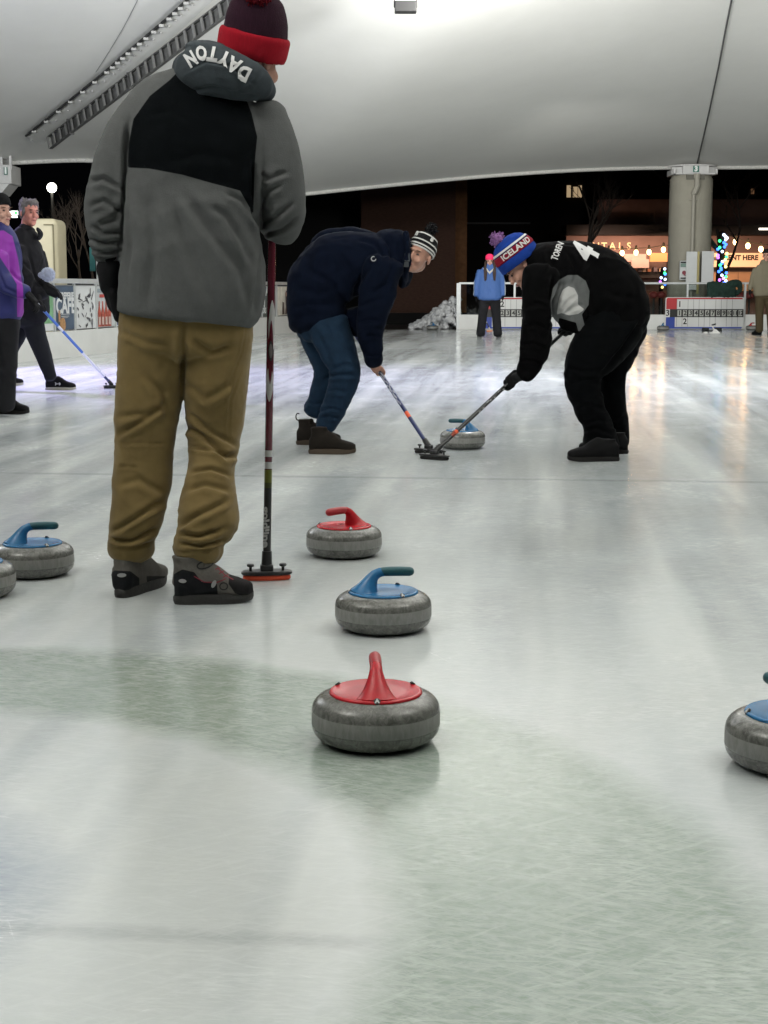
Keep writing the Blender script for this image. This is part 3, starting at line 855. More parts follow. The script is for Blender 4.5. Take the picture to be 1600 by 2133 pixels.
# string lights
bulbm = mat("bulb glow", (1, .8, .5), .4, emit=(1, .62, .26), estr=9)
def string_lights(pts, D, label, x0, x1):
    e = empty("string_lights", pt(x0, pts[0][1], D), label, "string lights", "festoon lights at the shop")
    g = G(); P = [pt(x, y - 9, D) for x, y in [(x0, pts[0][1] - 4)] + pts + [(x1, pts[-1][1] - 2)]]
    g.tube(P, .012, 6); g.build("cable", mat("black cable"), e, smooth=True, local='world')
    for x, y in pts:
        g = G(); q = pt(x, y, D); g.ell(q, (.075, .075, .10)); g.build("bulb", bulbm, e, smooth=True, local='world')
        g = G(); g.tube([q + Vector((0, 0, .10)), q + Vector((0, 0, .2))], .04, 8); g.build("socket", mat("black cable"), e, local='world')
        l = bpy.data.lights.new("bulb_light", 'POINT'); l.energy = 11; l.color = (1, .58, .25); l.shadow_soft_size = .1
        lo_ = bpy.data.objects.new("bulb_light", l); COL.objects.link(lo_); lo_.location = q + Vector((0, -.16, -.04))
string_lights([(1268, 526), (1296, 527), (1325, 526), (1352, 525), (1382, 520)], 53, "row of five warm bulbs on a wire left of column 3", 1240, 1420)
string_lights([(1532, 504), (1558, 512), (1585, 519)], 50, "sagging row of warm bulbs on a wire above the glowing fascia", 1515, 1640)

# tree trunk wrapped in coloured fairy lights + smaller post
def fairy(px, y0, y1, D, label, n, rw):
    e = empty("lit_tree_trunk", gp(px, 653), label, "fairy lights", "trunks wrapped in fairy lights")
    e.location = pt(px, 600, D); e.location.z = -.06
    g = G(); a = pt(px, y0, D); b_ = Vector((a.x, D, -.06)); r_ = rw * mpp(600, D)
    g.tube([b_, Vector((a.x - .03, D, a.z * .5)), a], [r_ * 1.1, r_ * .9, r_ * .8], 10); g.build("trunk", mat("dark bark", (.02, .015, .012), .9), e, smooth=True, local='world')
    cols = [((.05, .2, 1), 'blue'), ((.05, 1, .25), 'green'), ((.55, .15, 1), 'violet'), ((1, .75, .25), 'amber'), ((.6, .75, 1), 'white'), ((1, .25, .5), 'pink')]
    rnd = random.Random(px)
    for i in range(n):
        c, nm = cols[rnd.choice([0, 1, 2, 3, 4, 0, 2, 5] if i > n * .3 else [0, 1, 0, 4])]
        an = rnd.uniform(-1.4, 1.4); z = y0 + (y1 - y0) * (i + rnd.random() * .7) / n
        q = pt(px, z, D) + Vector((math.sin(an) * r_ * 1.1, -math.cos(an) * r_ * 1.1 - .03, 0))
        g = G(); g.ell(q, .045, seg=8, rings=6); g.build("fairy_light", mat("fairy " + nm, c, .4, emit=c, estr=3.2), e, smooth=True, local='world')
fairy(1504, 488, 592, 47, "tree trunk wrapped in blue green and violet fairy lights right of column 3", 30, 9)
fairy(1380, 560, 602, 50, "short post wrapped in dim violet and green fairy lights left of column 3", 8, 5)

# bare trees
def tree(base, h, seed, m, label, group, depth=5, spread=.5, r0=.10, nbr=3):
    e = empty("bare_tree", base, label, "tree", group)
    rnd = random.Random(seed); gt = G(); gb = G()
    def br(p, d, L, r, k):
        n = 4; P = [p]; q = p.copy(); dd = d.copy()
        for i in range(n):
            dd = (dd + Vector((rnd.uniform(-1, 1), rnd.uniform(-1, 1), rnd.uniform(-.3, .6))) * .16).normalized(); q = q + dd * L / n; P.append(q.copy())
        (gt if k == depth else gb).tube(P, [r * (1 - .14 * i) for i in range(n + 1)], 6 if k > 2 else 4, round_=False)
        if k > 0:
            for _ in range(nbr):
                s_ = rnd.choice(P[2:]); nd = (dd + Vector((rnd.uniform(-1, 1), rnd.uniform(-1, 1), rnd.uniform(-.5, .9))) * spread * 1.5).normalized()
                br(s_, nd, L * rnd.uniform(.55, .8), r * .55, k - 1)
    br(Vector((0, 0, 0)), Vector((rnd.uniform(-.2, .2), 0, 1)).normalized(), h * .36, r0, depth)
    gt.build("trunk", m, e, smooth=True); gb.build("crown", m, e, smooth=True)
bark = mat("night bark", (.03, .024, .02), .9)
bark2 = mat("pale bark", (.038, .029, .022), .9)
tree(Vector((pt(1215, 600, 45).x, 45, -.06)), 6.5, 3, bark, "dark bare tree behind the bent sweeper in the black jersey", "bare trees beyond the rink")
tree(Vector((pt(1505, 600, 47.4).x, 47.4, -.06)), 8.0, 8, bark, "dark bare tree rising out of the fairy lights right of column 3", "bare trees beyond the rink")
for i, (px_, sd_, lab) in enumerate(((134, 11, "bare shrub stems nearest the beige kiosk in the planter"), (160, 12, "bare forked shrub in the middle of the planter"), (182, 13, "bare shrub beside the waiting sleeve of the standing curler"))):
    tree(Vector((pt(px_, 600, 27).x, 27 + i * .3, .95)), 2.0, sd_, bark2, lab, "bare shrubs in the planter", depth=4, spread=.3, r0=.030, nbr=3)
g = G(); a = pt(100, 600, 27); g.rbox((pt(165, 600, 27).x, 28, .52), (2.6, 2.2, 1.0), .04)
pl = tag(g.build("planter", mat("planter soil", (.05, .036, .024), .95, var=.6, scale=9, bump=.6, bscale=12)), "low brown planter full of dead leaves behind the left boards", "planter")
# beige kiosk
e = empty("kiosk", pt(70, 600, 25.5), "beige moulded cabinet with rounded top behind the man in the dark coat", "kiosk"); e.location.z = 0
a = pt(118, 455, 25.5); b_ = pt(48, 455, 25.5)
g = G(); g.rbox(((a.x + b_.x) / 2, 25.9, (a.z - .06) / 2), (a.x - b_.x, .8, a.z + .06), .10, seg=5); g.build("cabinet", mat("beige plastic", (.50, .45, .31), .6, var=.08, scale=3), e, smooth=True, local='world', angle=50)
g = G(); x0, x1, z0, z1 = pt(76, 0, 25.48).x, pt(96, 0, 25.48).x, pt(0, 600, 25.48).z, pt(0, 468, 25.48).z
for q in (((x0 + x1) / 2, z1, x1 - x0, .02), (x1, (z0 + z1) / 2, .02, z1 - z0)): g.box((q[0], 25.49, q[1]), (q[2], .02, q[3]))
g.build("door_groove", mat("groove", (.18, .16, .1), .8), e, local='world')
# lamps beyond
def globe(px, py, D, rpx, label):
    q = pt(px, py, D); r_ = rpx * mpp(py, D)
    e = empty("street_lamp", (q.x, q.y, -.06), label, "street lamp", "street lamps in the dark")
    g = G(); g.ell(q, r_); g.build("globe", mat("globe glow", (1, 1, 1), .4, emit=(1, .96, .82), estr=14), e, smooth=True, local='world')
    g = G(); g.tube([(q.x, q.y, -.06), (q.x, q.y, q.z - r_)], [.07, .04], 10, round_=False); g.build("pole", mat("lamp pole black", (.012, .012, .012), .5), e, smooth=True, local='world')
globe(108, 391, 44, 10, "bright round street lamp above the man in the dark coat")
globe(262, 447, 48, 5.5, "small far lamp showing beside the standing curler's left sleeve")
e = empty("lit_sign", pt(28, 446, 36), "small glowing white and green sign between the two heads at left", "sign")
panel("panel", 17, 439, 38, 448, 36, mat("lit sign white", (1, 1, 1), .5, emit=(.95, 1, .97), estr=2.0), e); panel("panel", 24, 449.5, 37, 453.5, 36, mat("lit sign white"), e)
panel("green_mark", 30, 441, 36, 446, 35.97, mat("lit sign green", (.1, .6, .2), .5, emit=(.1, .7, .2), estr=.8), e, r=.004)
# grey gate posts left
e = empty("signpost", pt(203, 600, 27), "pale metal post with teal panel behind the left boards", "post"); e.location.z = -.06
g = G(); q = pt(203, 535, 27); g.tube([(q.x, 27, -.06), (q.x, 27, q.z)], .028, 8); g.tube([(q.x + .07, 27, -.06), (q.x + .07, 27, q.z)], .02, 8); g.build("post", alum, e, smooth=True, local='world')
panel("teal_panel", 186, 515, 199, 565, 27.2, mat("teal panel", (.02, .12, .12), .6), e)

# ================================================================== SNOW HEAP
def heap():
    g = G(); rnd = random.Random(3); c = gp(930, 686.5)
    for i in range(520):
        t = rnd.random() ** .8; x = -1.05 * t + .30; h = (.85 * max(0, 1 - t) ** 1.1 + .05) * rnd.random() ** .6
        s_ = rnd.uniform(.025, .085) * (1.15 - .4 * t)
        g.ell((c.x + x + rnd.uniform(-.1, .1), c.y + .55 + rnd.uniform(-.45, .35), h * .85 + s_ * .5), (s_, s_ * rnd.uniform(.7, 1.2), s_ * rnd.uniform(.6, 1)), Matrix.Rotation(rnd.random() * 6, 3, 'Z') @ Matrix.Rotation(rnd.random(), 3, 'X'), 10, 7)
    e = empty("snow_pile", (c.x, c.y + .5, 0), "heap of shovelled snow against the end post of the far boards", "snow pile")
    organic(g, "snow_heap", mat("snow", (.50, .51, .52), .8, var=.15, scale=9, bump=.4, bscale=20), e, voxel=.018, smooth=4, wr=((9, 9, 9, .03), (22, 22, 22, .016), (50, 50, 50, .006)))
heap()

# ================================================================== SCOREBOARDS
def scoreboard(px0, px1, py0, py1, D, num, top, bot, label, ends=12):
    a = pt(px0, py1, D); b_ = pt(px1, py0, D); Wd = b_.x - a.x; H = b_.z - max(a.z, .01)
    e = empty("scoreboard", (a.x, D, max(a.z, .01)), label, "scoreboard", "curling scoreboards on the far boards")
    def rr(w_, h_, r_, n=5):
        P = []
        for cx, cz, a0 in ((w_ - r_, r_, -90), (w_ - r_, h_ - r_, 0), (r_, h_ - r_, 90), (r_, r_, 180)):
            for i in range(n + 1):
                t = R(a0 + 90 * i / n); P.append((cx + r_ * math.cos(t), cz + r_ * math.sin(t)))
        return P
    def pr(name, x, z, w_, h_, yy, m, th=.004, r_=0):
        g = G(); poly = rr(w_, h_, r_) if r_ else [(0, 0), (w_, 0), (w_, h_), (0, h_)]
        g.prism(poly, (x, yy, z), (1, 0, 0), (0, 0, 1), (0, -1, 0), th); return g.build(name, m, e)
    sw = mat("score white", (.62, .63, .62), .5)
    pr("backing", 0, 0, Wd, H, .03, sw, .03, .05)
    red = mat("score red", (.42, .025, .03), .5); blu = mat("score blue", (.02, .05, .30), .5); blk = mat("score black", (.012, .012, .012), .5)
    lx = Wd * .145
    g = G(); g.prism([(.02, H * .62), (lx, H * .62), (lx, H - .05), (Wd - .03, H - .05), (Wd - .06, H - .015), (.06, H - .015), (.03, H - .03), (.02, H - .06)], (0, 0, 0), (1, 0, 0), (0, 0, 1), (0, -1, 0), .004); g.build("red_team_panel", red, e)
    g = G(); g.prism([(.02, H * .38), (lx * .85, H * .38), (lx * .85, .05), (Wd - .03, .05), (Wd - .06, .012), (.06, .012), (.02, .05)], (0, 0, 0), (1, 0, 0), (0, 0, 1), (0, -1, 0), .004); g.build("blue_team_panel", blu, e)
    pr("end_strip", .015, H * .375, Wd - .03, H * .25, -.004, blk, .004)
    pr("sheet_number_card", .0, H * .375, .11, H * .25, -.0085, sw, .003)
    st = mat("score ink", (.015, .015, .015), .6)
    g = G(); flat_text(g, num, (.055, -.0135, H * .5), (1, 0, 0), (0, 0, 1), H * .26, .004); g.build("sheet_number", st, e)
    cw = (Wd - lx - .02) / 12
    gc = G(); gn = G(); gl_ = G()
    for i in range(12):
        cx = lx + cw * (i + .5)
        gc.box((cx - .004, -.0105, H * .5), (cw * .70, .004, H * .19))
        flat_text(gn, str(i + 1), (cx, -.0145, H * .5), (1, 0, 0), (0, 0, 1), H * .20 * (1 if i < 9 else .8), .004)
        for z0, z1 in ((H * .625, H * .93), (H * .08, H * .375)):
            if (i * 7 + int(z0 * 10)) % 5 != 1: gl_.box((lx + cw * i, -.0055, (z0 + z1) / 2), (.008, .003, z1 - z0))
    gc.build("number_card", mat("card grey", (.40, .41, .38), .5), e); gn.build("numerals", st, e); gl_.build("grid_lines", mat("grid grey", (.2, .2, .2), .6), e)
    for (s_, col_, z) in ((top, 0, 1), (bot, 0, 0)):
        if s_ is None: continue
        ch, idx = s_; cx = lx + cw * (idx + .5); zz = H * (.775 if z else .235)
        g = G(); g.box((cx, -.0075, zz), (cw * .8, .004, H * .24)); cd = g.build("score_card", mat("card white", (.66, .66, .65), .5), e)
        g = G(); flat_text(g, ch, (cx, -.0115, zz), (1, 0, 0), (0, 0, 1), H * .25, .005); g.build("score_numeral", st, cd)
    return e
scoreboard(1385, 1551, 619, 685.5, YB - .12, "3", ("1", 0), ("2", 1), "full red white and blue scoreboard number 3 below column 3")
scoreboard(1004, 1172, 619, 685.5, YB - .12, "2", ("2", 1), None, "scoreboard number 2 half hidden behind the person in the light blue jacket")

# green coat over the rail
g = G(); D_ = YB
for st in ([(1472, 600), (1500, 600), (1538, 600)],): pass
g.loft([(1488, 589, 15, -.05, .05), (1488, 604, 15.5, -.07, .06), (1488, 618, 16, -.06, .06)], D_, sup=3.5)
g.loft([(1510, 592, 10, -.05, .06), (1511, 604, 11, -.07, .07), (1510, 618, 12, -.06, .06)], D_, sup=3.5)
g.loft([(1518, 598, 11, -.05, .07), (1530, 590, 8, -.06, .08), (1538, 592, 7, -.06, .08), (1542, 602, 5, -.06, .06), (1534, 611, 5, -.06, .05)], D_, sup=2.5)
g.loft([(1520, 592, 8, -.05, .07), (1524, 606, 10, -.06, .07), (1522, 617, 9, -.06, .06)], D_, sup=2.5)
e = empty("coat", pt(1505, 605, D_), "dark green coat draped over the rail above scoreboard 3", "coat")
organic(g, "folded_coat", mat("coat green", (.018, .038, .03), .85, var=.2, scale=10), e, voxel=.014, smooth=2, wr=((10, 4, 3, .008), (5, 5, 9, .006)))
# red plaza seats seen through the glass
for i, (x, y) in enumerate(((1362, 614), (1378, 614), (1543, 616), (1561, 616))):
    q = pt(x, y, 44); e = empty("patio_heater", (q.x, q.y, -.06), ["left round red stool of the pair left of scoreboard 3", "right round red stool of the pair left of scoreboard 3", "left round red stool of the pair right of scoreboard 3", "right round red stool of the pair right of scoreboard 3"][i], "stool", "red stools behind the glass")
    e.name = "round_stool"
    g = G(); g.ell(q, (.13, .13, .10)); g.build("seat", mat("stool red", (.42, .09, .08), .5), e, smooth=True, local='world')
    g = G(); g.tube([(q.x, q.y, -.06), (q.x, q.y, q.z)], .03, 8, round_=False); g.build("leg", mat("hanger"), e, smooth=True, local='world')
area("shop_glow", pt(1420, 494, 55.2), pt(1420, 600, 56), 5.5, 170, (1, .60, .40), sizey=.2)  # added unseen area lamps, this and the next, brighten the shop front
area("shop_glow", pt(1270, 492, 55.2), pt(1270, 560, 57), 2.0, 45, (1, .62, .45), sizey=.2)
# ================================================================== CURLING STONES
def granite():
    m = bpy.data.materials.new("granite"); m.use_nodes = True
    nt = m.node_tree; N = nt.nodes; L = nt.links; b = N["Principled BSDF"]
    tc = N.new("ShaderNodeTexCoord"); oi = N.new("ShaderNodeObjectInfo")
    ad = N.new("ShaderNodeVectorMath"); ad.operation = 'ADD'; L.new(tc.outputs["Object"], ad.inputs[0]); L.new(oi.outputs["Random"], ad.inputs[1])
    def noise_(s, d, r, vec, dist=0):
        n = N.new("ShaderNodeTexNoise"); n.inputs["Scale"].default_value = s; n.inputs["Detail"].default_value = d; n.inputs["Roughness"].default_value = r
        n.inputs["Distortion"].default_value = dist; L.new(vec, n.inputs[0]); return n.outputs[0]
    def rng(x, a, c, d=0.0, e=1.0):
        r = N.new("ShaderNodeMapRange"); r.inputs[1].default_value = a; r.inputs[2].default_value = c; r.inputs[3].default_value = d; r.inputs[4].default_value = e
        L.new(x, r.inputs[0]); return r.outputs[0]
    def mix(f, a, c, ty='MIX'):
        x = N.new("ShaderNodeMixRGB"); x.blend_type = ty
        if isinstance(f, float): x.inputs[0].default_value = f
        else: L.new(f, x.inputs[0])
        for i, q in ((1, a), (2, c)):
            if isinstance(q, tuple): x.inputs[i].default_value = (*q, 1)
            else: L.new(q, x.inputs[i])
        return x.outputs[0]
    v = ad.outputs[0]
    a = mix(rng(noise_(55, 6, .7, v, 1.0), .38, .62), (.078, .078, .071), (.175, .175, .162))
    a = mix(rng(noise_(170, 3, .6, v), .60, .72, 0, .6), a, (.27, .27, .25))
    mp = N.new("ShaderNodeMapping"); mp.inputs["Scale"].default_value = (75, 75, 22); L.new(v, mp.inputs[0])
    bandc = mix(rng(noise_(1.2, 5, .7, mp.outputs[0], .4), .35, .66), (.18, .18, .170), (.26, .26, .247))
    sep = N.new("ShaderNodeSeparateXYZ"); L.new(tc.outputs["Object"], sep.inputs[0])
    mu = N.new("ShaderNodeMath"); mu.operation = 'MULTIPLY'
    L.new(rng(sep.outputs[2], .0400, .0412), mu.inputs[0]); L.new(rng(sep.outputs[2], .0738, .0726), mu.inputs[1])
    c = mix(mu.outputs[0], a, bandc)
    L.new(c, b.inputs["Base Color"])
    L.new(rng(mu.outputs[0], 0, 1, .24, .55), b.inputs["Roughness"])
    bp = N.new("ShaderNodeBump"); bp.inputs["Strength"].default_value = .06; bp.inputs["Distance"].default_value = .002
    L.new(noise_(120, 4, .6, v), bp.inputs["Height"]); L.new(bp.outputs[0], b.inputs["Normal"])
    return m
GR = granite()
def handle_mat(name, col):
    return mat(name, col, .27, coat=.0, spec=.38, var=.10, scale=30)
HM = {'red': (handle_mat("handle red", (.42, .012, .020)), mat("grip dark red", (.30, .014, .020), .42, var=.1, scale=60)),
      'blue': (handle_mat("handle blue", (.022, .135, .30)), mat("grip teal", (.010, .070, .085), .42, var=.1, scale=60))}
SR = .1425; SH = .117
prof = []
for i in range(17):
    t = -math.pi / 2 + math.pi / 2 * i / 16; prof.append((.083 + (SR - .083) * math.cos(t) ** .82 if i < 16 else SR, .040 + .040 * math.sin(t)))
prof[0] = (.070, .0)
prof = [(.055, .004), (.062, .0)] + prof[1:]
prof += [(SR + .0006, .0413), (SR + .0006, .0725), (SR, .0738)]
for i in range(1, 17):
    t = math.pi / 2 * i / 16; prof.append((.083 + (SR - .083) * math.cos(t) ** .82, .0738 + .0375 * math.sin(t)))
prof += [(.06, .1113)]
prof = [(r, z) for r, z in prof]
def make_stone(kind):
    e = empty("curling_stone", (0, 0, 0))
    g = G(); g.lathe(prof, seg=96); g.build("granite_body", GR, e, smooth=True, angle=35)
    hm, gmt = HM[kind]
    g = G()
    g.lathe([(.1015, .1085), (.1035, .1105), (.1030, .1140), (.1000, .1162), (.0960, .1160), (.080, .1125), (.060, .1118), (.040, .1128), (.001, .1130)], seg=72)
    g.build("handle_plate", hm, e, smooth=True, angle=50)
    g = G()
    g.tube([(-.052, 0, .106), (-.050, 0, .114), (-.046, 0, .124), (-.041, 0, .136), (-.034, 0, .150), (-.025, 0, .162), (-.010, 0, .1695), (.006, 0, .1715)],
           [.050, .040, .032, .0255, .0195, .0155, .0140, .013], 24, round_=False)
    g.ell((-.062, 0, .114), (.036, .030, .012))
    hdl = organic(g, "handle_neck", hm, None, voxel=.0022, smooth=6)
    hdl.parent = e
    g = G(); g.tube([(-.004, 0, .1712), (.02, 0, .1722), (.05, 0, .1722), (.078, 0, .1712)], [.0133, .0142, .0142, .0138], 20)
    g.build("grip", gmt, hdl, smooth=True)
    bd = mat("badge black", (.015, .015, .015), .4); bw = mat("badge white", (.7, .7, .7), .4)
    for i in range(3):
        an = math.pi + i * 2 * math.pi / 3
        c = Vector((.094 * math.cos(an), .094 * math.sin(an), .1172)); out = Vector((math.cos(an), math.sin(an), 0))
        g = G(); nrm = (out * .75 + Vector((0, 0, .66))).normalized(); uy = Vector((0, 0, 1)).cross(out); up_ = nrm.cross(uy).normalized()
        c = Vector((.0990 * math.cos(an), .0990 * math.sin(an), .1158))
        M = Matrix((uy, up_, nrm)).transposed()
        g.lathe([(.0075, -.002), (.0075, .0012), (.0068, .0018), (.001, .0018)], c, 20, M); bo = g.build("badge", bd, e, smooth=True, angle=40)
        g = G(); ux = -uy; upv = up_ if up_.z > 0 else -up_
        uxr = upv.cross(nrm)
        V, Fc = text_geo("A", .013, .0009); g.add([c + nrm * .0026 + uxr * q.x + upv * q.y for q in V], Fc); g.build("badge_letter", bw, bo)
    return e
def copy_tree(o, parent=None):
    c = o.copy(); COL.objects.link(c); c.parent = parent
    for ch in o.children: copy_tree(ch, c)
    return c
protos = {}
STONES = [  # (px centre, py of ground centre, kind, angle of arm, label)
    (783, 1542, 'red', 92, "largest red-handled curling stone at front centre on the green ring"),
    (798.5, 1309, 'blue', 4, "blue-handled curling stone just behind the front red-handled one"),
    (717, 1156, 'red', 226, "red-handled curling stone behind the blue one and right of the standing broom"),
    (70, 1196, 'blue', 12, "blue-handled curling stone on ice left of the standing curler's boots"),
    (-58, 1240, 'blue', 150, "grey curling stone mostly cut off by the left edge of the photo"),
    (1651, 1592, 'blue', 120, "blue-handled curling stone cut by the right edge of the photo"),
    (963.5, 933, 'blue', 170, "moving blue-handled curling stone swept by the two brooms"),
    (901, 687.5, 'blue', 120, "far pale curling stone in front of the snow pile"),
    (1381, 688.5, 'blue', 70, "far grey curling stone at the left foot of scoreboard 3"),
    (1566, 688, 'red', 35, "far red-handled curling stone between scoreboard 3 and the person in khaki"),
]
for x, y, kd, an, lab in STONES:
    if kd not in protos: protos[kd] = o = make_stone(kd)
    else: o = copy_tree(protos[kd])
    p = gp(x, y); o.location = (p.x, p.y, 0.0); o.rotation_euler = (0, 0, R(an))
    tag(o, lab, "curling stone", "curling stones on the ice")

# ================================================================== BROOMS
def broom(label, top, foot, m_list, head_dir, head_w=.165, pad_mat=None, head_mat=None, r=.0125, tilt=None, writing=None, ferrule=None):
    """top, foot world points; m_list [(t0,t1,material)] along the shaft from the foot"""
    top = Vector(top); foot = Vector(foot); e = empty("curling_broom", (foot.x, foot.y, 0), label, "broom")
    hd = Vector(head_dir).normalized(); ax = (top - foot).normalized(); Ls = (top - foot).length
    fr_ = foot + Vector((0, 0, .045))
    g = G(); g.tube([fr_ + (top - fr_) * m_list[0][0], fr_ + (top - fr_) * m_list[0][1]], r, 20, round_=True)
    g.build("shaft", m_list[0][2], e, smooth=True, local='world')
    for t0, t1, mm_ in m_list[1:]:
        g = G(); g.tube([fr_ + (top - fr_) * t0, fr_ + (top - fr_) * t1], r * 1.02, 20, round_=False); g.build("shaft_band", mm_, e, smooth=True, local='world', angle=40)
    hm_ = head_mat or mat("broom head black", (.016, .016, .017), .38)
    sd = Vector((0, 0, 1)).cross(hd)
    M = Matrix((hd, sd, Vector((0, 0, 1)))).transposed()
    def oval(w_, d_, z0, z1, name, m_, k=2.6):
        g = G(); RR = []
        for z, s_ in ((z0, .94), (z0 + (z1 - z0) * .25, 1), (z0 + (z1 - z0) * .75, 1), (z1, .93)):
            RR.append([Vector((foot.x, foot.y, z)) + M @ Vector((math.copysign(abs(math.cos(a)) ** (2 / k), math.cos(a)) * w_ * s_, math.copysign(abs(math.sin(a)) ** (2 / k), math.sin(a)) * d_ * s_, 0)) for a in [2 * math.pi * j / 40 for j in range(40)]])
        g.rings(RR); return g.build(name, m_, e, smooth=True, local='world', angle=50)
    oval(head_w / 2, .033, .001, .018, "pad", pad_mat or mat("pad black", (.02, .02, .02), .8))
    oval(head_w / 2 + .006, .036, .0185, .032, "head_plate", hm_)
    for s_ in (-1, 1):
        g = G(); q = Vector((foot.x, foot.y, 0)) + hd * s_ * head_w * .34
        g.lathe([(.005, .03), (.005, .045), (.012, .047), (.013, .053), (.010, .056), (.001, .056)], q, 16); g.build("knob", hm_, e, smooth=True, local='world', angle=40)
    g = G(); q = Vector((foot.x, foot.y, 0))
    g.rbox(q + Vector((0, 0, .042)), (.045, .04, .024), .006, M); g.tube([q + Vector((0, 0, .045)), q + Vector((0, 0, .045)) + ax * .055], [.019, .017], 16, round_=False)
    g.build("socket", hm_, e, smooth=True, local='world', angle=40)
    return e, fr_, ax, top
blk = mat("shaft black", (.014, .014, .015), .3, coat=.3)
mar = mat("shaft maroon", (.085, .012, .022), .25, coat=.5)
wht = mat("shaft white", (.42, .42, .42), .3, coat=.4)
olv = mat("shaft olive", (.10, .11, .015), .3, coat=.3)
orn = mat("orange tape", (.75, .10, .035), .55)
nvy = mat("shaft navy", (.015, .025, .10), .3, coat=.3)
# broom held upright by the standing curler
SKD = 5.0
bf = gp(556, 1207); bt = pt(571, 330, 5.30)
bt = Vector((bt.x, bt.y, 1.53))
def tz(py):      # parameter along the shaft for a photo row
    lo_, hi_ = 0.0, 1.0; f0 = bf + Vector((0, 0, .045))
    for _ in range(40):
        mid_ = (lo_ + hi_) / 2; q = proj([f0 + (bt - f0) * mid_])[0][1]
        if q > py: lo_ = mid_
        else: hi_ = mid_
    return lo_
bands = [(0, 1, mar), (0, tz(1016), blk), (tz(1016), tz(1005), mat("shaft olive dark", (.04, .045, .010), .3, coat=.3)), (tz(1005), tz(978), olv), (tz(976), tz(962), wht), (tz(951), tz(938), wht)]
sk_broom, fr0, ax0, _t = broom("maroon, white and black curling broom standing upright beside the curler in tan trousers", bt, bf, bands, (1, .12, 0),
      pad_mat=mat("pad orange", (.70, .085, .035), .7), r=.0132)
def wrap_px(name, polys, m, e, a, b_, r_, lift=.0012):
    """marks wrapped on a round shaft, polygons in photo pixels"""
    g = G(); O = Vector((0, 0, CAMH)); ax = (b_ - a).normalized()
    for poly in polys:
        V = []
        for x, y in poly:
            rd = ray(x, y).normalized(); wv = O - a; n_ = ax.cross(rd)
            # closest approach of ray and axis
            den = 1 - ax.dot(rd) ** 2; tr_ = (ax.dot(rd) * ax.dot(wv) - rd.dot(wv)) / den
            p = O + rd * tr_; ta = (p - a).dot(ax); c = a + ax * ta; dv = p - c
            lat = min(dv.length / (r_ + lift), .97); side = dv.normalized() if dv.length > 1e-6 else Vector((1, 0, 0))
            fwd = -(rd - ax * rd.dot(ax)).normalized()
            V.append(c + (side * lat + fwd * math.sqrt(1 - lat * lat)) * (r_ + lift))
        g.v += [tuple(v) for v in V]; g.f.append(tuple(range(len(g.v) - len(V), len(g.v)))); g.mi.append(0)
    return g.build(name, m, e, local='world')
def ellpoly(cx, cy, rx, ry, sharp=1.0, n=20):
    P = []
    for j in range(n):
        a = 2 * math.pi * j / n; P.append((cx + rx * math.cos(a), cy + ry * math.copysign(abs(math.sin(a)) ** sharp, math.sin(a))))
    return P
def strips(cx0, y0, y1, hw, dx=0):
    out = []; n_ = 14
    for i in range(n_):
        a = i / n_; b_ = (i + 1) / n_
        pa = hw(a); pb = hw(b_); ya = y0 + (y1 - y0) * a; yb = y0 + (y1 - y0) * b_; ca = cx0 + dx * a; cb = cx0 + dx * b_
        for s_ in range(4):
            u0 = -1 + s_ * .5; u1 = u0 + .5
            out.append([(ca + pa * u0, ya), (ca + pa * u1, ya), (cb + pb * u1, yb), (cb + pb * u0, yb)])
    return out
lens = lambda t: 7.4 * max(math.sin(math.pi * t), .02) ** .6
wrap_px("shaft_pattern", strips(567.5, 626, 742, lens, -1.5), wht, sk_broom, fr0, bt, .0132)
wrap_px("shaft_pattern", strips(562.5, 760, 836, lens, -1.5), wht, sk_broom, fr0, bt, .0132)
wrap_px("shaft_pattern", strips(565.5, 668, 800, lambda t: 5.2 * max(math.sin(math.pi * t), .02) ** .6, -3), mar, sk_broom, fr0, bt, .0132, .0020)
wrap_px("emblem", strips(564.3, 710, 752, lambda t: 5.5 * max(math.sin(math.pi * t), .02) ** .5, 0), blk, sk_broom, fr0, bt, .0132, .0028)
wrap_px("emblem_ring", strips(564.3, 716, 746, lambda t: 3.6 * max(math.sin(math.pi * t), .02) ** .5, 0), mat("emblem grey", (.14, .12, .12), .4), sk_broom, fr0, bt, .0132, .0034)
V, Fc = text_geo("goldline", 22.5, 1.0, 1)
wv = [v.x for v in V]; sc_ = 86 / (max(wv) - min(wv)); shx = .16
polys = [[(553.6 + (V[i].y + .0) * .80 + 0, 1097 + V[i].x * sc_ + V[i].y * shx * -1) for i in f] for f in Fc]
wrap_px("lettering", polys, wht, sk_broom, fr0, bt, .0132, .0020)

# sweepers' brooms
h1 = gp(893, 945); t1 = pt(712, 655, 10.15)
b1_, *_ = broom("navy curling broom with orange tape pushed by the person in jeans", t1, h1, [(0, 1, nvy), (.015, .20, nvy), (.205, .245, orn), (.27, .62, nvy)], (.86, -.55, 0), head_w=.19)
h2 = gp(905, 957); t2 = pt(1196, 672, 9.62)
b2_, *_ = broom("black curling broom with orange tape pushed by the person in the black jersey", t2, h2, [(0, 1, blk), (.02, .14, blk), (.115, .155, orn), (.16, .30, blk)], (.86, -.55, 0), head_w=.19)
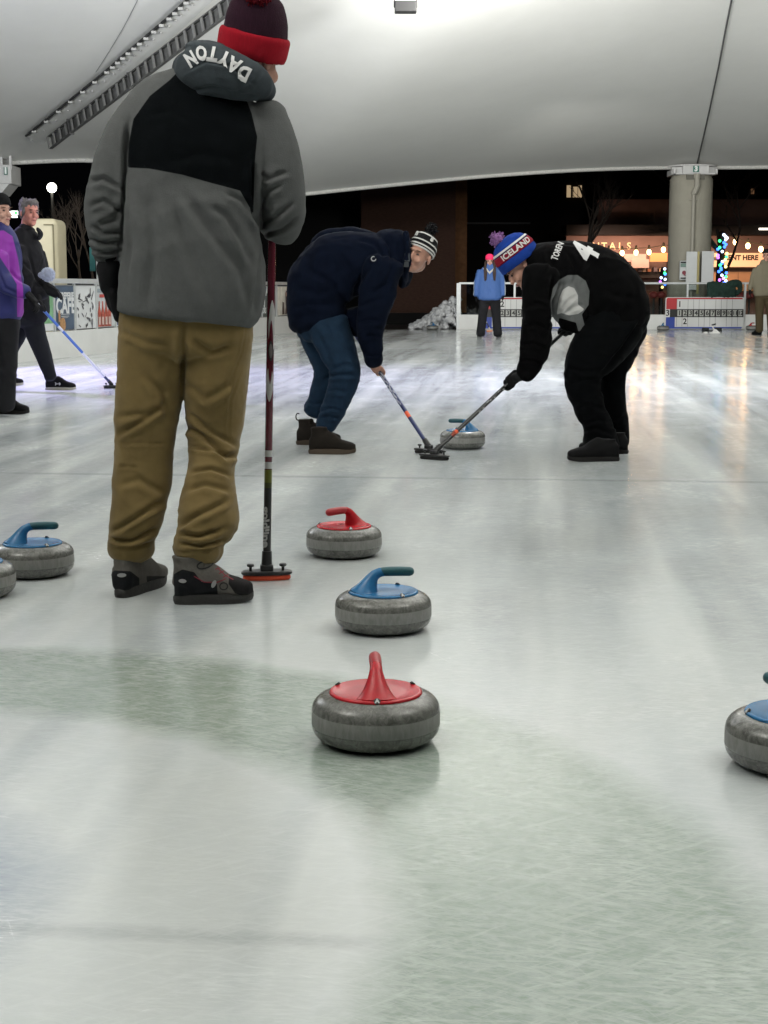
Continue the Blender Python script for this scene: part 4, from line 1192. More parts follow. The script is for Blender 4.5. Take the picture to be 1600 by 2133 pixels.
# flecked decoration on the shafts
def flecks(e, a, b_, t0, t1, n_, m_, r_, seed):
    rnd = random.Random(seed); g = G(); d = (b_ - a); ax = d.normalized(); sd = ax.cross(Vector((0, 1, 0))).normalized(); fw = Vector((0, -1, 0)); fw = (fw - ax * fw.dot(ax)).normalized()
    for i in range(n_):
        t = t0 + (t1 - t0) * (i + rnd.random() * .6) / n_; c = a + d * t + (fw + sd * rnd.uniform(-.6, .6)).normalized() * (r_ + .0005)
        g.box(c, (rnd.uniform(.008, .028), .006, .0035), Matrix((ax, sd, fw)).transposed())
    g.build("shaft_marks", m_, e, local='world')
flecks(b1_, h1 + Vector((0, 0, .045)), t1, .30, .62, 30, mat("marks pale", (.5, .52, .6), .4), .0127, 3)
flecks(b2_, h2 + Vector((0, 0, .045)), t2, .30, .62, 12, mat("marks grey", (.25, .25, .26), .4), .0127, 4)
# white and blue broom of the man in the dark coat
h3 = gp(232, 809); t3 = pt(74, 628, h3.y - .95)
b3_, *_ = broom("white and blue curling broom slanting to the ice at the left", t3, h3, [(0, 1, mat("shaft pale", (.60, .62, .72), .3, coat=.3)), (.0, .10, nvy), (.40, .66, mat("shaft blue", (.05, .13, .45), .3)), (.72, .95, mat("shaft blue"))], (1, .2, 0), head_w=.15, r=.013)
# broom lying behind the person in the light blue jacket
h4 = gp(1020, 690); t4 = pt(1006, 655, h4.y - .55)
broom("white broom with bright orange pad between the legs of the person in light blue", pt(1000, 640, h4.y - .3), h4, [(0, 1, wht), (.1, .3, blk)], (.8, .5, 0), pad_mat=mat("pad hot orange", (.85, .22, .05), .6), head_mat=mat("head white", (.6, .55, .5), .5))

# hack with a white delivery aid
e = empty("hack", gp(1484, 690), "pair of black rubber footholds set in the ice before scoreboard 3", "foothold")
q = gp(1484, 690)
for s_ in (-1, 1):
    g = G(); g.prism([(-.075, 0), (.075, 0), (.07, .075), (-.055, .085), (-.075, .05)], q + Vector((s_ * .15 , .0, .0)), (1, 0, 0), (0, 0, 1), (0, 1, 0), .12); g.build("foothold", mat("hack rubber", (.03, .032, .032), .8), e, local='world')
g = G(); g.box(q + Vector((0, .05, .012)), (.36, .10, .02)); g.build("base_plate", mat("hack rubber"), e, local='world')
q = gp(1490, 694)
e = empty("delivery_aid", q, "small white plastic delivery stabiliser with black grip beside the footholds", "stabiliser")
g = G(); g.prism([(-.13, 0), (.12, 0), (.02, .085), (-.02, .09), (-.06, .03)], q, (1, 0, 0), (0, 0, 1), (0, 1, 0), .05); g.prism([(-.27, 0), (-.16, 0), (-.19, .03), (-.24, .025)], q, (1, 0, 0), (0, 0, 1), (0, 1, 0), .05)
g.tube([q + Vector((-.01, .02, .06)), q + Vector((-.06, .02, .14)), q + Vector((-.075, .02, .175))], .014, 8); g.build("frame", mat("plastic white", (.65, .65, .63), .4), e, local='world')
g = G(); g.tube([q + Vector((-.07, .02, .18)), q + Vector((.0, .02, .20))], .018, 10); g.build("grip", blk, e, smooth=True, local='world')
# ================================================================== PEOPLE
skin = mat("skin", (.40, .215, .155), .55, var=.10, scale=25, bump=.05, bscale=200)
skin2 = mat("skin pale", (.47, .27, .21), .55, var=.08, scale=25)
eyem = mat("eye dark", (.03, .02, .018), .3); lipm = mat("lips", (.30, .10, .085), .5); browm = mat("brow", (.07, .045, .03), .8)

def head_frame(c, yaw, roll=0, nod=0):
    """face looks along -Y of the frame; yaw>0 turns to the viewer's right"""
    return Vector(c), Matrix.Rotation(R(roll), 3, 'Y') @ Matrix.Rotation(R(yaw), 3, 'Z') @ Matrix.Rotation(R(nod), 3, 'X')
def add_head(g, fr, s=1.0, nose=1.0, neck=None, ears=True):
    c, M = fr
    def E(p, r, rot=None): g.ell(c + M @ (Vector(p) * s), [x * s for x in r], M @ rot if rot else M, 20, 14)
    E((0, .018, .035), (.075, .094, .083)); E((0, -.022, -.028), (.060, .068, .080)); E((0, -.040, -.082), (.043, .048, .034))
    E((0, -.094, -.012), (.0105 * nose, .018, .026), Matrix.Rotation(R(-18), 3, 'X')); E((0, -.104, -.031), (.015 * nose, .015, .011))
    E((0, -.078, .026), (.046, .014, .011)); E((0, -.086, -.064), (.022, .011, .009)); E((0, -.076, -.103), (.020, .018, .015))
    for q in (-1, 1):
        E((q * .034, -.066, -.032), (.022, .022, .024))
        if ears: E((q * .076, .012, -.012), (.010, .019, .031), Matrix.Rotation(R(q * 15), 3, 'Z'))
    if neck is not None:
        g.tube([c + M @ Vector((0, .03, -.06)) * s, Vector(neck)], [.052 * s, .056 * s], 16)
def face_bits(e, fr, s=1.0, brow=browm, lip=lipm):
    c, M = fr; off = Vector(e.location)
    def bit(name, ps, r, m_):
        for p in ps:
            g = G(); g.ell(c + M @ (Vector(p) * s) - off, [x * s for x in r], M, 12, 8); g.build(name, m_, e, smooth=True)
    bit("eye", ((-.030, -.0845, .004), (.030, -.0845, .004)), (.0115, .006, .0055), eyem)
    bit("eyebrow", ((-.031, -.089, .026), (.031, -.089, .026)), (.019, .006, .004), brow)
    bit("lips", ((0, -.0955, -.064),), (.021, .006, .0065), lip)
    for q in (-1, 1):
        g = G(); g.ell(c + M @ (Vector((q * .008, -.108, -.040)) * s) - off, [.004 * s, .003 * s, .003 * s], M, 8, 6); g.build("nostril", lip, e, smooth=True)

def grip_hand(g, a, b_, pos, wrist, s=1.0, rs=.013, flip=1, cuff=.028):
    """hand closed round the shaft a-b at pos"""
    A = (Vector(b_) - Vector(a)).normalized(); pos = Vector(pos); wrist = Vector(wrist)
    n = wrist - pos; n = (n - A * n.dot(A)); n = n.normalized() if n.length > 1e-3 else Vector((0, -1, 0))
    t = A.cross(n) * flip; r_ = rs + .009 * s
    pc = pos + n * (rs + .016) * s
    M = Matrix((A, t, n)).transposed()
    g.rbox(pc + t * .006, (.082 * s, .062 * s, .030 * s), .0135 * s, M, seg=3)
    g.tube([pc, pc.lerp(wrist, .5), wrist], [.026 * s, .025 * s, cuff * s], 12)
    for i, o in enumerate((-.031, -.0105, .0105, .031)):
        fr_ = .0092 * s * (1 - .06 * abs(i - 1)); pts = []
        span = (205, 225, 215, 190)[i]
        for k in range(8):
            an = R(35 + span * k / 7.0); rr_ = r_ * (1.25 if k == 0 else 1.0)
            pts.append(pos + A * o * s + (n * math.cos(an) + t * math.sin(an)) * rr_)
        g.tube(pts, [fr_ * 1.05] * 3 + [fr_] * 3 + [fr_ * .9] * 2, 10)
    pts = [pc - t * .018 * s - A * .030 * s] + [pos - A * (.036 + .004 * k) * s + (n * math.cos(R(-60 - 32 * k)) + t * math.sin(R(-60 - 32 * k))) * r_ * 1.08 for k in range(4)]
    g.tube(pts, [.0135 * s, .0125 * s, .011 * s, .0105 * s, .009 * s], 10)
def relaxed_hand(g, wrist, d, palm, s=1.0, curl=28, thumb_side=1):
    """wrist point, pointing direction d, palm facing direction"""
    wrist = Vector(wrist); d = Vector(d).normalized(); palm = Vector(palm); palm = (palm - d * palm.dot(d)).normalized(); t = d.cross(palm) * thumb_side
    pc = wrist + d * .055 * s; M = Matrix((d, t, palm)).transposed()
    g.rbox(pc, (.100 * s, .080 * s, .032 * s), .014 * s, M)
    g.tube([wrist - d * .05 * s, wrist, pc], [.030 * s, .027 * s, .026 * s], 12)
    for i, (o, L) in enumerate(((.030, .070), (.010, .078), (-.010, .073), (-.030, .058))):
        p = wrist + d * .098 * s + t * o * s; dd = d.copy(); pts = [p - d * .02 * s]; rot = 0
        for k, f in enumerate((.42, .32, .26)):
            rot = R(curl * (.5 + .55 * k) + i * 4); dd = (d * math.cos(rot) + palm * math.sin(rot)); p = p + dd * L * f * s; pts.append(p.copy())
        g.tube(pts, [.0105 * s, .0100 * s, .0092 * s, .0078 * s], 10)
    p = wrist + d * .028 * s + t * .034 * s
    g.tube([p, p + (d * .6 + t * .6 + palm * .4).normalized() * .036 * s, p + (d * .85 + t * .45 + palm * .55).normalized() * .068 * s], [.0145 * s, .0125 * s, .0098 * s], 10)

def boot(e, heel, toe_dir, L=.30, shaft=.15, wid=.052, upper=None, sole=None, name="boot", vox=.006, pitch=0.0, sole_h=.028, lift=0.0, masks=(), shaft_r=.052, tread=True):
    """one boot; heel = ground point under the back of the heel"""
    d = Vector(toe_dir); d.z = 0; d.normalize(); sd = Vector((0, 0, 1)).cross(d); h = Vector(heel)
    Mp = Matrix((d, sd, Vector((0, 0, 1)))).transposed() @ Matrix.Rotation(-R(pitch), 3, 'Y')
    base = h + Vector((0, 0, lift))
    def P(x, y, z): return base + Mp @ Vector((x, y, z))
    g = G(); RR = []
    for x, hw, z0, z1 in ((.004, .024, .006, .075), (.02, wid * .74, .004, .10), (.08, wid * .86, .004, .115), (.13, wid * .88, .004, .128), (.17, wid * .92, .004, .104), (.21, wid * 1.0, .004, .074), (.25, wid * .95, .004, .062), (.28, wid * .76, .005, .053), (.299, wid * .36, .010, .042)):
        x *= L / .30; cz = (z0 + z1) / 2; hz = (z1 - z0) / 2
        ring = []
        for j in range(20):
            a = 2 * math.pi * j / 20; ca, sa = math.cos(a), math.sin(a)
            ring.append(P(x, math.copysign(abs(ca) ** .75, ca) * hw, cz + sole_h * .5 + math.copysign(abs(sa) ** .75, sa) * hz))
        RR.append(ring)
    g.rings(RR)
    for i in range(1):
        RR = []
        for z, r_, x in ((.05, shaft_r * 1.0, .068), (.09, shaft_r * .98, .070), (.12, shaft_r * .94, .068), (shaft + .015, shaft_r * 1.02, .066)):
            RR.append([P(x * L / .3 + r_ * (1.18 - .9 * max(z - .05, 0)) * math.cos(a), r_ * .86 * math.sin(a), z + sole_h * .5) for a in [2 * math.pi * j / 20 for j in range(20)]])
        g.rings(RR)
    bo = organic(g, name, upper, e, voxel=vox, smooth=3, masks=masks, wr=((30, 30, 30, .0012),))
    g = G(); P1 = []; n_ = 36
    for z, k in ((0.0, .97), (sole_h * .35, 1.0), (sole_h * .8, 1.0), (sole_h * 1.15, .95)):
        ring = []
        for j in range(n_):
            a = 2 * math.pi * j / n_; ca, sa = math.cos(a), math.sin(a)
            x = L / 2 + L / 2 * 1.015 * ca * k; w_ = wid * (1.0 - .20 * (1 if ca < 0 else 0) * abs(ca) ** .5 - .16 * math.exp(-((ca + .1) / .35) ** 2))
            y = math.copysign(abs(sa) ** .62, sa) * w_ * k
            up = .012 * max(0, (ca - .55)) ** 1.2 * 2
            ring.append(P(x, y, z + up))
        P1.append(ring)
    g.rings(P1); g.build("sole", sole, bo if 0 else e, smooth=True, local='world', angle=45)
    return bo

def person(loc, label, group=None):
    p = empty("person", (loc[0], loc[1], 0), label, "person", group); return p

# ------------------------------------------------------------------ 1. curler standing with his back to us
D = SKD
sk = person(gp(370, 1240), "person seen from behind in grey and black fleece, tan trousers and red beanie")
body = G()
torso = [(452, 175, 52, .02, .07), (438, 205, 122, .0, .105), (425, 245, 158, .0, .135), (412, 310, 156, .0, .155), (403, 390, 146, .0, .16), (399, 470, 142, .0, .165), (402, 545, 148, .0, .17), (399, 600, 152, 0, .17), (390, 640, 147, 0, .167), (387, 664, 142, 0, .165)]
armL = [(318, 225, 52, -.01, .075), (272, 285, 52, -.02, .078), (240, 355, 47, -.03, .075), (222, 425, 44, -.03, .072), (224, 480, 40, -.02, .066), (229, 532, 32, .0, .052)]
armR = [(545, 245, 52, -.01, .075), (572, 310, 49, -.02, .078), (588, 380, 45, -.02, .075), (594, 440, 42, .0, .072), (590, 478, 36, .05, .066)]
armR2 = [(592, 440, 42, .0, .070), (585, 458, 45, .12, .066), (573, 462, 36, .24, .05)]
g = G()
for s_, kw in ((torso, dict(sup=2.6, e_end=.04)), (armL, {}), (armR, {}), (armR2, {})):
    g.loft(s_, D, **kw); body.loft(s_, D, k=.70)
yoke = [(262, 350), (300, 348), (380, 364), (450, 386), (500, 398), (520, 440), (545, 480), (548, 520), (700, 520), (560, 400), (540, 330), (536, 270), (520, 225), (505, 190), (480, 120), (400, 120), (340, 185), (290, 225), (266, 270), (262, 300)]
yoke = [(266, 349), (310, 351), (380, 364), (440, 381), (500, 397), (520, 432), (527, 458), (529, 400), (531, 335), (536, 285), (524, 235), (508, 196), (488, 120), (400, 120), (352, 168), (312, 200), (278, 248), (268, 300)]
fleece = mat("fleece grey", (.088, .091, .091), .95, var=.07, scale=35, bump=.25, bscale=260, spec=.12, masks=(("yoke", (.0012, .0022, .0030)),))
F_ = [([(268, 250), (262, 320), (258, 420), (255, 520)], 11, .016),
      ([(528, 330), (524, 400), (528, 452), (545, 500)], 11, .018),
      ([(188, 380), (215, 372), (262, 398)], 11, .010), ([(185, 430), (215, 418), (258, 446)], 10, .008), ([(262, 410), (236, 455), (200, 470)], 12, .008),
      ([(190, 470), (215, 486), (256, 482)], 8, .010), ([(186, 498), (215, 508), (258, 500)], 7, .011), ([(192, 520), (220, 528), (258, 520)], 6, .010), ([(196, 536), (230, 541), (258, 534)], 4, .006),
      ([(540, 360), (560, 372), (600, 358)], 10, .008), ([(545, 470), (575, 452), (612, 420)], 11, .010), ([(548, 488), (585, 480), (625, 452)], 8, .010), ([(545, 430), (560, 400), (585, 385)], 9, .008),
      ([(380, 400), (430, 470), (500, 560), (520, 640)], 22, .010), ([(300, 400), (320, 500), (310, 640)], 26, .007), ([(440, 430), (470, 450), (500, 500), (530, 560)], 14, .008), ([(360, 420), (400, 540), (450, 650)], 24, .007),
      ([(470, 400), (505, 420), (535, 480)], 10, .007), ([(545, 520), (535, 580), (530, 650)], 9, .009), ([(268, 420), (275, 500), (262, 600)], 12, .007),
      ([(310, 240), (360, 232), (400, 260)], 12, .003), ([(340, 340), (420, 320), (500, 340)], 20, .003), ([(250, 628), (320, 645), (420, 662), (525, 672)], 2.2, .0022)]
g.loft([(404, 650, 30, 0, .05), (392, 660, 120, 0, .15)], D, k=.9)
jk = organic(g, "fleece_jacket", fleece, sk, voxel=.0075, smooth=5, folds=F_, masks=(("yoke", yoke),), wr=((5, 5, 7, .0035), (22, 22, 22, .0012)))
# hood of the sweatshirt, lying on the shoulders
g = G()
g.loft([(394, 148, 22, .02, .06), (420, 148, 48, -.03, .10), (455, 155, 54, -.06, .12), (495, 165, 46, -.06, .12), (528, 176, 32, -.02, .09), (542, 188, 20, .02, .05)], D)
g.ell(pt(452, 116, D - .02), (.105, .13, .035), Matrix.Rotation(R(16), 3, 'Y'))
g.loft([(395, 150, 16, -.03, .05), (412, 172, 22, -.08, .05), (424, 190, 14, -.10, .035)], D)
g.loft([(418, 190, 12, -.08, .04), (470, 190, 18, -.09, .05), (540, 192, 16, -.02, .05)], D)
hood = organic(g, "hood", mat("hood charcoal", (.036, .044, .050), .95, var=.12, scale=40, bump=.25, bscale=300, sheen=.01), sk, voxel=.006, smooth=5,
               folds=[([(385, 150), (430, 128), (480, 138), (535, 180)], 7, .006), ([(400, 190), (440, 182), (500, 196), (545, 202)], 8, .006), ([(470, 200), (520, 178), (545, 150)], 8, .004)], wr=((12, 12, 12, .004),))
# lettering round the hood, upside down
for ch, cx, cy, an in (("D", 508, 152, 205), ("A", 488, 135, 208), ("Y", 468, 122, 203), ("T", 444, 112, 190), ("O", 420, 110, 168), ("N", 398, 122, 148)):
    V, Fc = text_geo(ch, 43, 1.9, 1); a = R(an); ca, sa = math.cos(a), math.sin(a); sx = .80 if ch not in "ON" else .62
    decal("hood_letter", hood, [(cx + (v.x * sx * ca - v.y * .9 * sa), cy - (-v.x * sx * sa * -1 + v.y * .9 * ca) * 1) if 0 else (cx + v.x * sx * ca + v.y * .9 * sa * 1.0, cy + v.x * sx * sa - v.y * .9 * ca) for v in V], Fc, mat("letter white", (.62, .62, .62), .8), sk, .004)
# trousers
g = G()
hip = [(388, 610, 128, .0, .135), (388, 660, 136, .0, .14), (388, 705, 138, .0, .135)]
legL = [(320, 700, 70, .0, .10), (315, 780, 69, .0, .10), (307, 860, 66, .0, .095), (301, 920, 62, 0, .09), (297, 990, 60, 0, .088), (290, 1050, 57, -.01, .088), (280, 1095, 53, -.01, .085), (275, 1120, 48, .0, .085), (274, 1144, 48, 0, .086)]
legR = [(456, 700, 69, .0, .10), (451, 780, 67, .0, .10), (448, 860, 60, .02, .095), (445, 920, 53, .02, .09), (441, 985, 48, -.03, .088), (436, 1045, 58, -.07, .095), (432, 1085, 63, -.09, .098), (418, 1113, 49, -.105, .092), (412, 1146, 51, -.11, .095)]
g.loft(hip, D, sup=2.5); g.loft(legL, D, sup=2.4); g.loft(legR, D, sup=2.4)
for s_ in (hip, legL, legR): body.loft(s_, D, k=.62)
F_ = [([(383, 680), (381, 740), (379, 810)], 14, .012), ([(390, 700), (440, 735), (480, 720)], 13, .008), ([(250, 690), (300, 710), (350, 720)], 12, .006),
      ([(245, 905), (290, 880), (335, 850)], 12, .010), ([(245, 870), (300, 862), (350, 845)], 12, .007), ([(240, 925), (300, 922), (350, 925)], 5, .004), ([(238, 975), (270, 970), (300, 978)], 5, .004),
      ([(385, 890), (420, 905), (470, 955), (495, 945)], 11, .012), ([(390, 930), (430, 938), (490, 952)], 7, .007), ([(400, 985), (440, 978), (480, 992)], 9, .008), ([(395, 860), (440, 900), (495, 930)], 10, .008),
      ([(390, 800), (430, 830), (480, 800)], 14, .006), ([(500, 780), (478, 830), (475, 920)], 4, .004), ([(300, 780), (340, 820), (350, 880)], 14, .007),
      ([(225, 1112), (265, 1090), (310, 1060), (345, 1040)], 11, .012), ([(228, 1122), (270, 1128), (330, 1100)], 9, .014), ([(235, 1142), (275, 1140), (325, 1128)], 6, .007),
      ([(370, 1100), (410, 1075), (480, 1040)], 12, .010), ([(370, 1112), (415, 1118), (470, 1098)], 9, .014), ([(378, 1132), (420, 1138), (465, 1124)], 7, .012), ([(372, 1152), (420, 1150), (465, 1138)], 4, .005),
      ([(250, 1010), (290, 1000), (345, 1030)], 14, .006), ([(390, 1020), (430, 1010), (480, 1025)], 12, .008), ([(515, 650), (500, 740), (478, 800), (470, 900)], 3, .003)]
khaki = mat("khaki canvas", (.160, .112, .043), .85, var=.12, scale=14, bump=.10, bscale=500, sheen=.1)
tr_ = organic(g, "trousers", khaki, sk, voxel=.0075, smooth=4, folds=F_, wr=((6, 6, 8, .0035), (18, 18, 26, .0022)))
# beanie
g = G()
hc = pt(529, 88, D + .03)
Mh = Matrix.Rotation(R(13), 3, 'Y') @ Matrix.Rotation(R(10), 3, 'X')
def ringz(z, rx, ry, cx=0, cy=0): return [hc + Mh @ Vector((cx + rx * math.cos(a), cy + ry * math.sin(a), z)) for a in [2 * math.pi * j / 40 for j in range(40)]]
g.rings([ringz(z, r_, r_ * 1.12, cx) for z, r_, cx in ((-.03, .095, 0), (.0, .102, 0), (.03, .103, 0), (.07, .099, -.003), (.10, .091, -.006), (.130, .078, -.009), (.150, .056, -.012), (.160, .018, -.014))])
bn = organic(g, "beanie", mat("knit aubergine", (.020, .006, .013), .95, var=.35, scale=6, stretch=(60, 60, 3), bump=.4, bscale=12), sk, voxel=.006, smooth=3)
g = G(); g.rings([ringz(z, r_, r_ * 1.12) for z, r_ in ((-.046, .098), (-.050, .106), (-.03, .111), (.018, .112), (.028, .108), (.030, .10))])
organic(g, "beanie_cuff", mat("knit red", (.24, .004, .012), .95, var=.12, scale=5, stretch=(60, 60, 3), bump=.35, bscale=14), sk, voxel=.006, smooth=3, wr=((9, 9, 9, .003),))
g = G(); rnd = random.Random(2); pc = hc + Mh @ Vector((-.012, -.07, .150))
for i in range(380):
    d_ = Vector((rnd.gauss(0, 1), rnd.gauss(0, 1), rnd.gauss(0, 1))).normalized(); g.tube([pc, pc + d_ * rnd.uniform(.044, .056)], [.005, .003], 4, round_=False)
g.ell(pc, .042); g.build("pompom", mat("pompom dark red", (.09, .003, .008), .95, var=.4, scale=60), sk, smooth=False, local='world')
# head turned a little to the right, mostly hidden
frk = head_frame(pt(528, 122, D + .045), 142, 8, 12)
add_head(body, frk, 1.0, neck=pt(490, 190, D))
body.loft([(500, 150, 34, .03, .06), (485, 185, 36, .02, .06), (470, 215, 60, .02, .07)], D)
# hands: left arm ends in a long black glove, right hand closes round the shaft
wL = pt(232, 545, D); wR = pt(573, 462, D + .24)
grp = fr0 + (bt - fr0) * (1.22 / 1.49)
body.tube([pt(590, 462, D + .05), wR, grp + Vector((.01, -.10, .0))], [.035, .032, .026], 12)
organic(body, "body", skin, sk, voxel=.007, smooth=2)
g = G()
g.loft([(232, 535, 27, 0, .045), (228, 570, 24, -.01, .042), (231, 600, 22, 0, .036)], D)
relaxed_hand(g, pt(231, 596, D), (.22, .15, -1), (1, .2, .1), 1.12, 34, -1)
organic(g, "glove", mat("glove black", (.006, .006, .007), .8, bump=.1), sk, voxel=.0055, smooth=2)
g = G(); grip_hand(g, fr0, bt, grp, grp + Vector((.0, -.13, -.02)), 1.12, .0135, 1, .034)
organic(g, "glove", mat("glove black"), sk, voxel=.0055, smooth=2)
# boots
bootup = mat("boot grey suede", (.105, .098, .088), .85, var=.15, scale=40, bump=.2, bscale=150, masks=(("heelcup", (.011, .012, .014)), ("toecap", (.012, .011, .012))))
solem = mat("boot sole black", (.024, .023, .022), .7, bump=.3, bscale=90)
hL = gp(248, 1246); hR = gp(362, 1257)
for nm, hl, td, mk in (("boot", hL, (.34, .94, 0), (("heelcup", [(230, 1196), (238, 1188), (272, 1190), (290, 1204), (292, 1240), (222, 1240)]), ("toecap", [(305, 1200), (345, 1200), (345, 1260), (312, 1260)]))),
                       ("boot", hR, (.985, .17, 0), (("heelcup", [(362, 1196), (380, 1186), (405, 1192), (420, 1212), (452, 1216), (454, 1242), (362, 1242)]), ("toecap", [(478, 1196), (530, 1196), (530, 1250), (490, 1236), (476, 1216)])))):
    boot(sk, hl, td, .255 if nm and hl is hR else .29, .125, .050, bootup, solem, "boot", .0045, masks=mk, shaft_r=.053)
g = G()
for x, y, w_, h_, sh in ((254, 1198, 9, 4.5, 0), (379, 1210, 8, 4.5, 0), (446, 1216, 5, 8, -.5)):
    pass
for i, (x, y, w_, h_, an) in enumerate(((254, 1198, 9, 4.2, 0), (381, 1210, 8, 4.2, 5), (445.5, 1216, 4.5, 8.5, 25))):
    tgt = [o for o in sk.children if o.name.startswith("boot") and not o.name.startswith("boot_")][0 if i == 0 else 1]
    ca, sa = math.cos(R(an)), math.sin(R(an)); P_ = [(x, y)] + [(x + w_ * ca * math.cos(t) - h_ * sa * math.sin(t), y + w_ * sa * math.cos(t) + h_ * ca * math.sin(t)) for t in [2 * math.pi * j / 14 for j in range(14)]]
    decal("boot_badge", tgt, P_, [(0, j + 1, (j + 1) % 14 + 1) for j in range(14)], mat("badge silver", (.30, .30, .30), .5), sk, .003)
# laces, eyelet ovals and trim sewn on the right boot
tg = [o for o in sk.children if o.name.startswith("boot") and not o.name.startswith("boot_")][1]
def stroke(pts, w_):
    P_ = []; n_ = len(pts)
    for i, (x, y) in enumerate(pts):
        x0, y0 = pts[max(i - 1, 0)]; x1, y1 = pts[min(i + 1, n_ - 1)]; L_ = math.hypot(x1 - x0, y1 - y0) or 1; nx, ny = -(y1 - y0) / L_ * w_, (x1 - x0) / L_ * w_
        P_ += [(x + nx, y + ny), (x - nx, y - ny)]
    return P_, [(2 * i, 2 * i + 1, 2 * i + 3, 2 * i + 2) for i in range(n_ - 1)]
def fine(pts, k=6):
    return [(pts[i][0] + (pts[i + 1][0] - pts[i][0]) * j / k, pts[i][1] + (pts[i + 1][1] - pts[i][1]) * j / k) for i in range(len(pts) - 1) for j in range(k)] + [pts[-1]]
lm = mat("lace maroon", (.16, .012, .025), .7)
for pts_ in ([(448, 1168), (455, 1186), (470, 1200), (486, 1208)], [(448, 1186), (458, 1184)], [(456, 1195), (466, 1190)], [(464, 1203), (475, 1197)], [(404, 1200), (425, 1212), (452, 1213), (470, 1206)]):
    P_, Fc = stroke(fine(pts_), 1.0); decal("lace", tg, P_, Fc, lm, sk, .002)
ringp = [(427 + 17 * math.cos(t) * .96 - 8 * math.sin(t) * .28, 1176 - 17 * math.cos(t) * .28 + -8 * math.sin(t) * .96) for t in [2 * math.pi * j / 24 for j in range(25)]]
P_, Fc = stroke(ringp, 1.5); decal("boot_seam", tg, P_, Fc, mat("boot trim black", (.010, .010, .011), .7), sk, .002)
ringp = [(466 + 8 * math.cos(t), 1221 + 7 * math.sin(t)) for t in [2 * math.pi * j / 20 for j in range(21)]]
P_, Fc = stroke(ringp, 1.3); decal("boot_seam", tg, P_, Fc, mat("boot trim black"), sk, .002)

# ------------------------------------------------------------------ 2. sweeper in the navy parka
D = 9.75
p2 = person(gp(670, 945), "person bent over sweeping in navy parka, jeans, brown boots and striped beanie")
body = G(); g = G()
torso = [(662, 668, 60, .02, .15), (658, 632, 61, .02, .16), (668, 592, 68, .02, .17), (698, 562, 72, .02, .18), (740, 548, 64, .02, .19), (785, 540, 52, .02, .20), (822, 540, 40, .02, .17)]
arm = [(800, 552, 38, -.17, .08), (788, 600, 38, -.20, .08), (777, 650, 31, -.20, .075), (772, 695, 25, -.18, .068), (777, 735, 19, -.15, .058), (779, 754, 17, -.14, .052)]
farm = [(800, 535, 34, .20, .08), (750, 510, 32, .30, .08), (690, 504, 27, .36, .08), (668, 515, 22, .38, .07)]
farm2 = [(672, 510, 24, .38, .07), (690, 560, 26, .30, .07), (705, 620, 20, .20, .05)]
for s_ in (torso, arm, farm, farm2): g.loft(s_, D); body.loft(s_, D, k=.68)
g.loft([(792, 506, 24, .02, .12), (820, 512, 32, .02, .15), (838, 520, 26, .02, .14), (842, 545, 18, .04, .12)], D)
g.loft([(838, 520, 20, .03, .12), (846, 562, 13, .04, .11), (840, 588, 10, .02, .09)], D)
g.loft([(735, 660, 28, .06, .10), (745, 685, 22, .06, .08)], D)
g.loft([(845, 490, 8, -.08, .05), (847, 512, 8, -.11, .05), (847, 540, 8, -.12, .05), (842, 566, 8, -.10, .06), (840, 585, 9, -.04, .06)], D)
F_ = [([(770, 555), (740, 600), (732, 650)], 10, .016), ([(745, 500), (780, 510), (800, 540)], 8, .010), ([(800, 500), (815, 520), (812, 545)], 6, .012), ([(820, 545), (805, 590), (780, 610)], 9, .012),
      ([(740, 640), (770, 630), (800, 622)], 9, .010), ([(745, 672), (770, 666), (796, 668)], 8, .010), ([(750, 705), (775, 698), (795, 704)], 6, .008), ([(762, 738), (780, 742), (796, 734)], 4, .008),
      ([(620, 600), (660, 612), (700, 600)], 14, .008), ([(610, 640), (650, 632), (700, 640)], 12, .008), ([(640, 560), (690, 590), (720, 630)], 12, .010), ([(700, 520), (730, 560), (740, 600)], 12, .009), ([(842, 510), (838, 550), (846, 590)], 5, .012)]
navy = mat("parka navy", (.0026, .0046, .0115), .88, spec=.05, var=.15, scale=12, bump=.08, bscale=120, sheen=.01)
pk = organic(g, "parka", navy, p2, voxel=.011, smooth=4, folds=F_, wr=((6, 6, 6, .008), (13, 13, 13, .0055)))
V, Fc = text_geo("S", 12, .4, 1)
P_ = [(779 + 5.5 * math.cos(t), 540 + 5.0 * math.sin(t)) for t in [2 * math.pi * j / 16 for j in range(16)]] + [(779 + 3.6 * math.cos(t), 540 + 3.2 * math.sin(t)) for t in [2 * math.pi * j / 16 for j in range(16)]]
decal("sleeve_badge", pk, P_, [(j, (j + 1) % 16, (j + 1) % 16 + 16, j + 16) for j in range(13)], mat("badge silver"), p2, .006)
for (x0, y0, x1, y1) in ((843, 528, 852, 545), (843, 546, 850, 556)):
    decal("collar_patch", pk, [(x0, y0), (x1, y0), (x1, y1), (x0, y1)], [(0, 1, 2, 3)], mat("collar patch", (.05, .055, .06), .8), p2, .008)
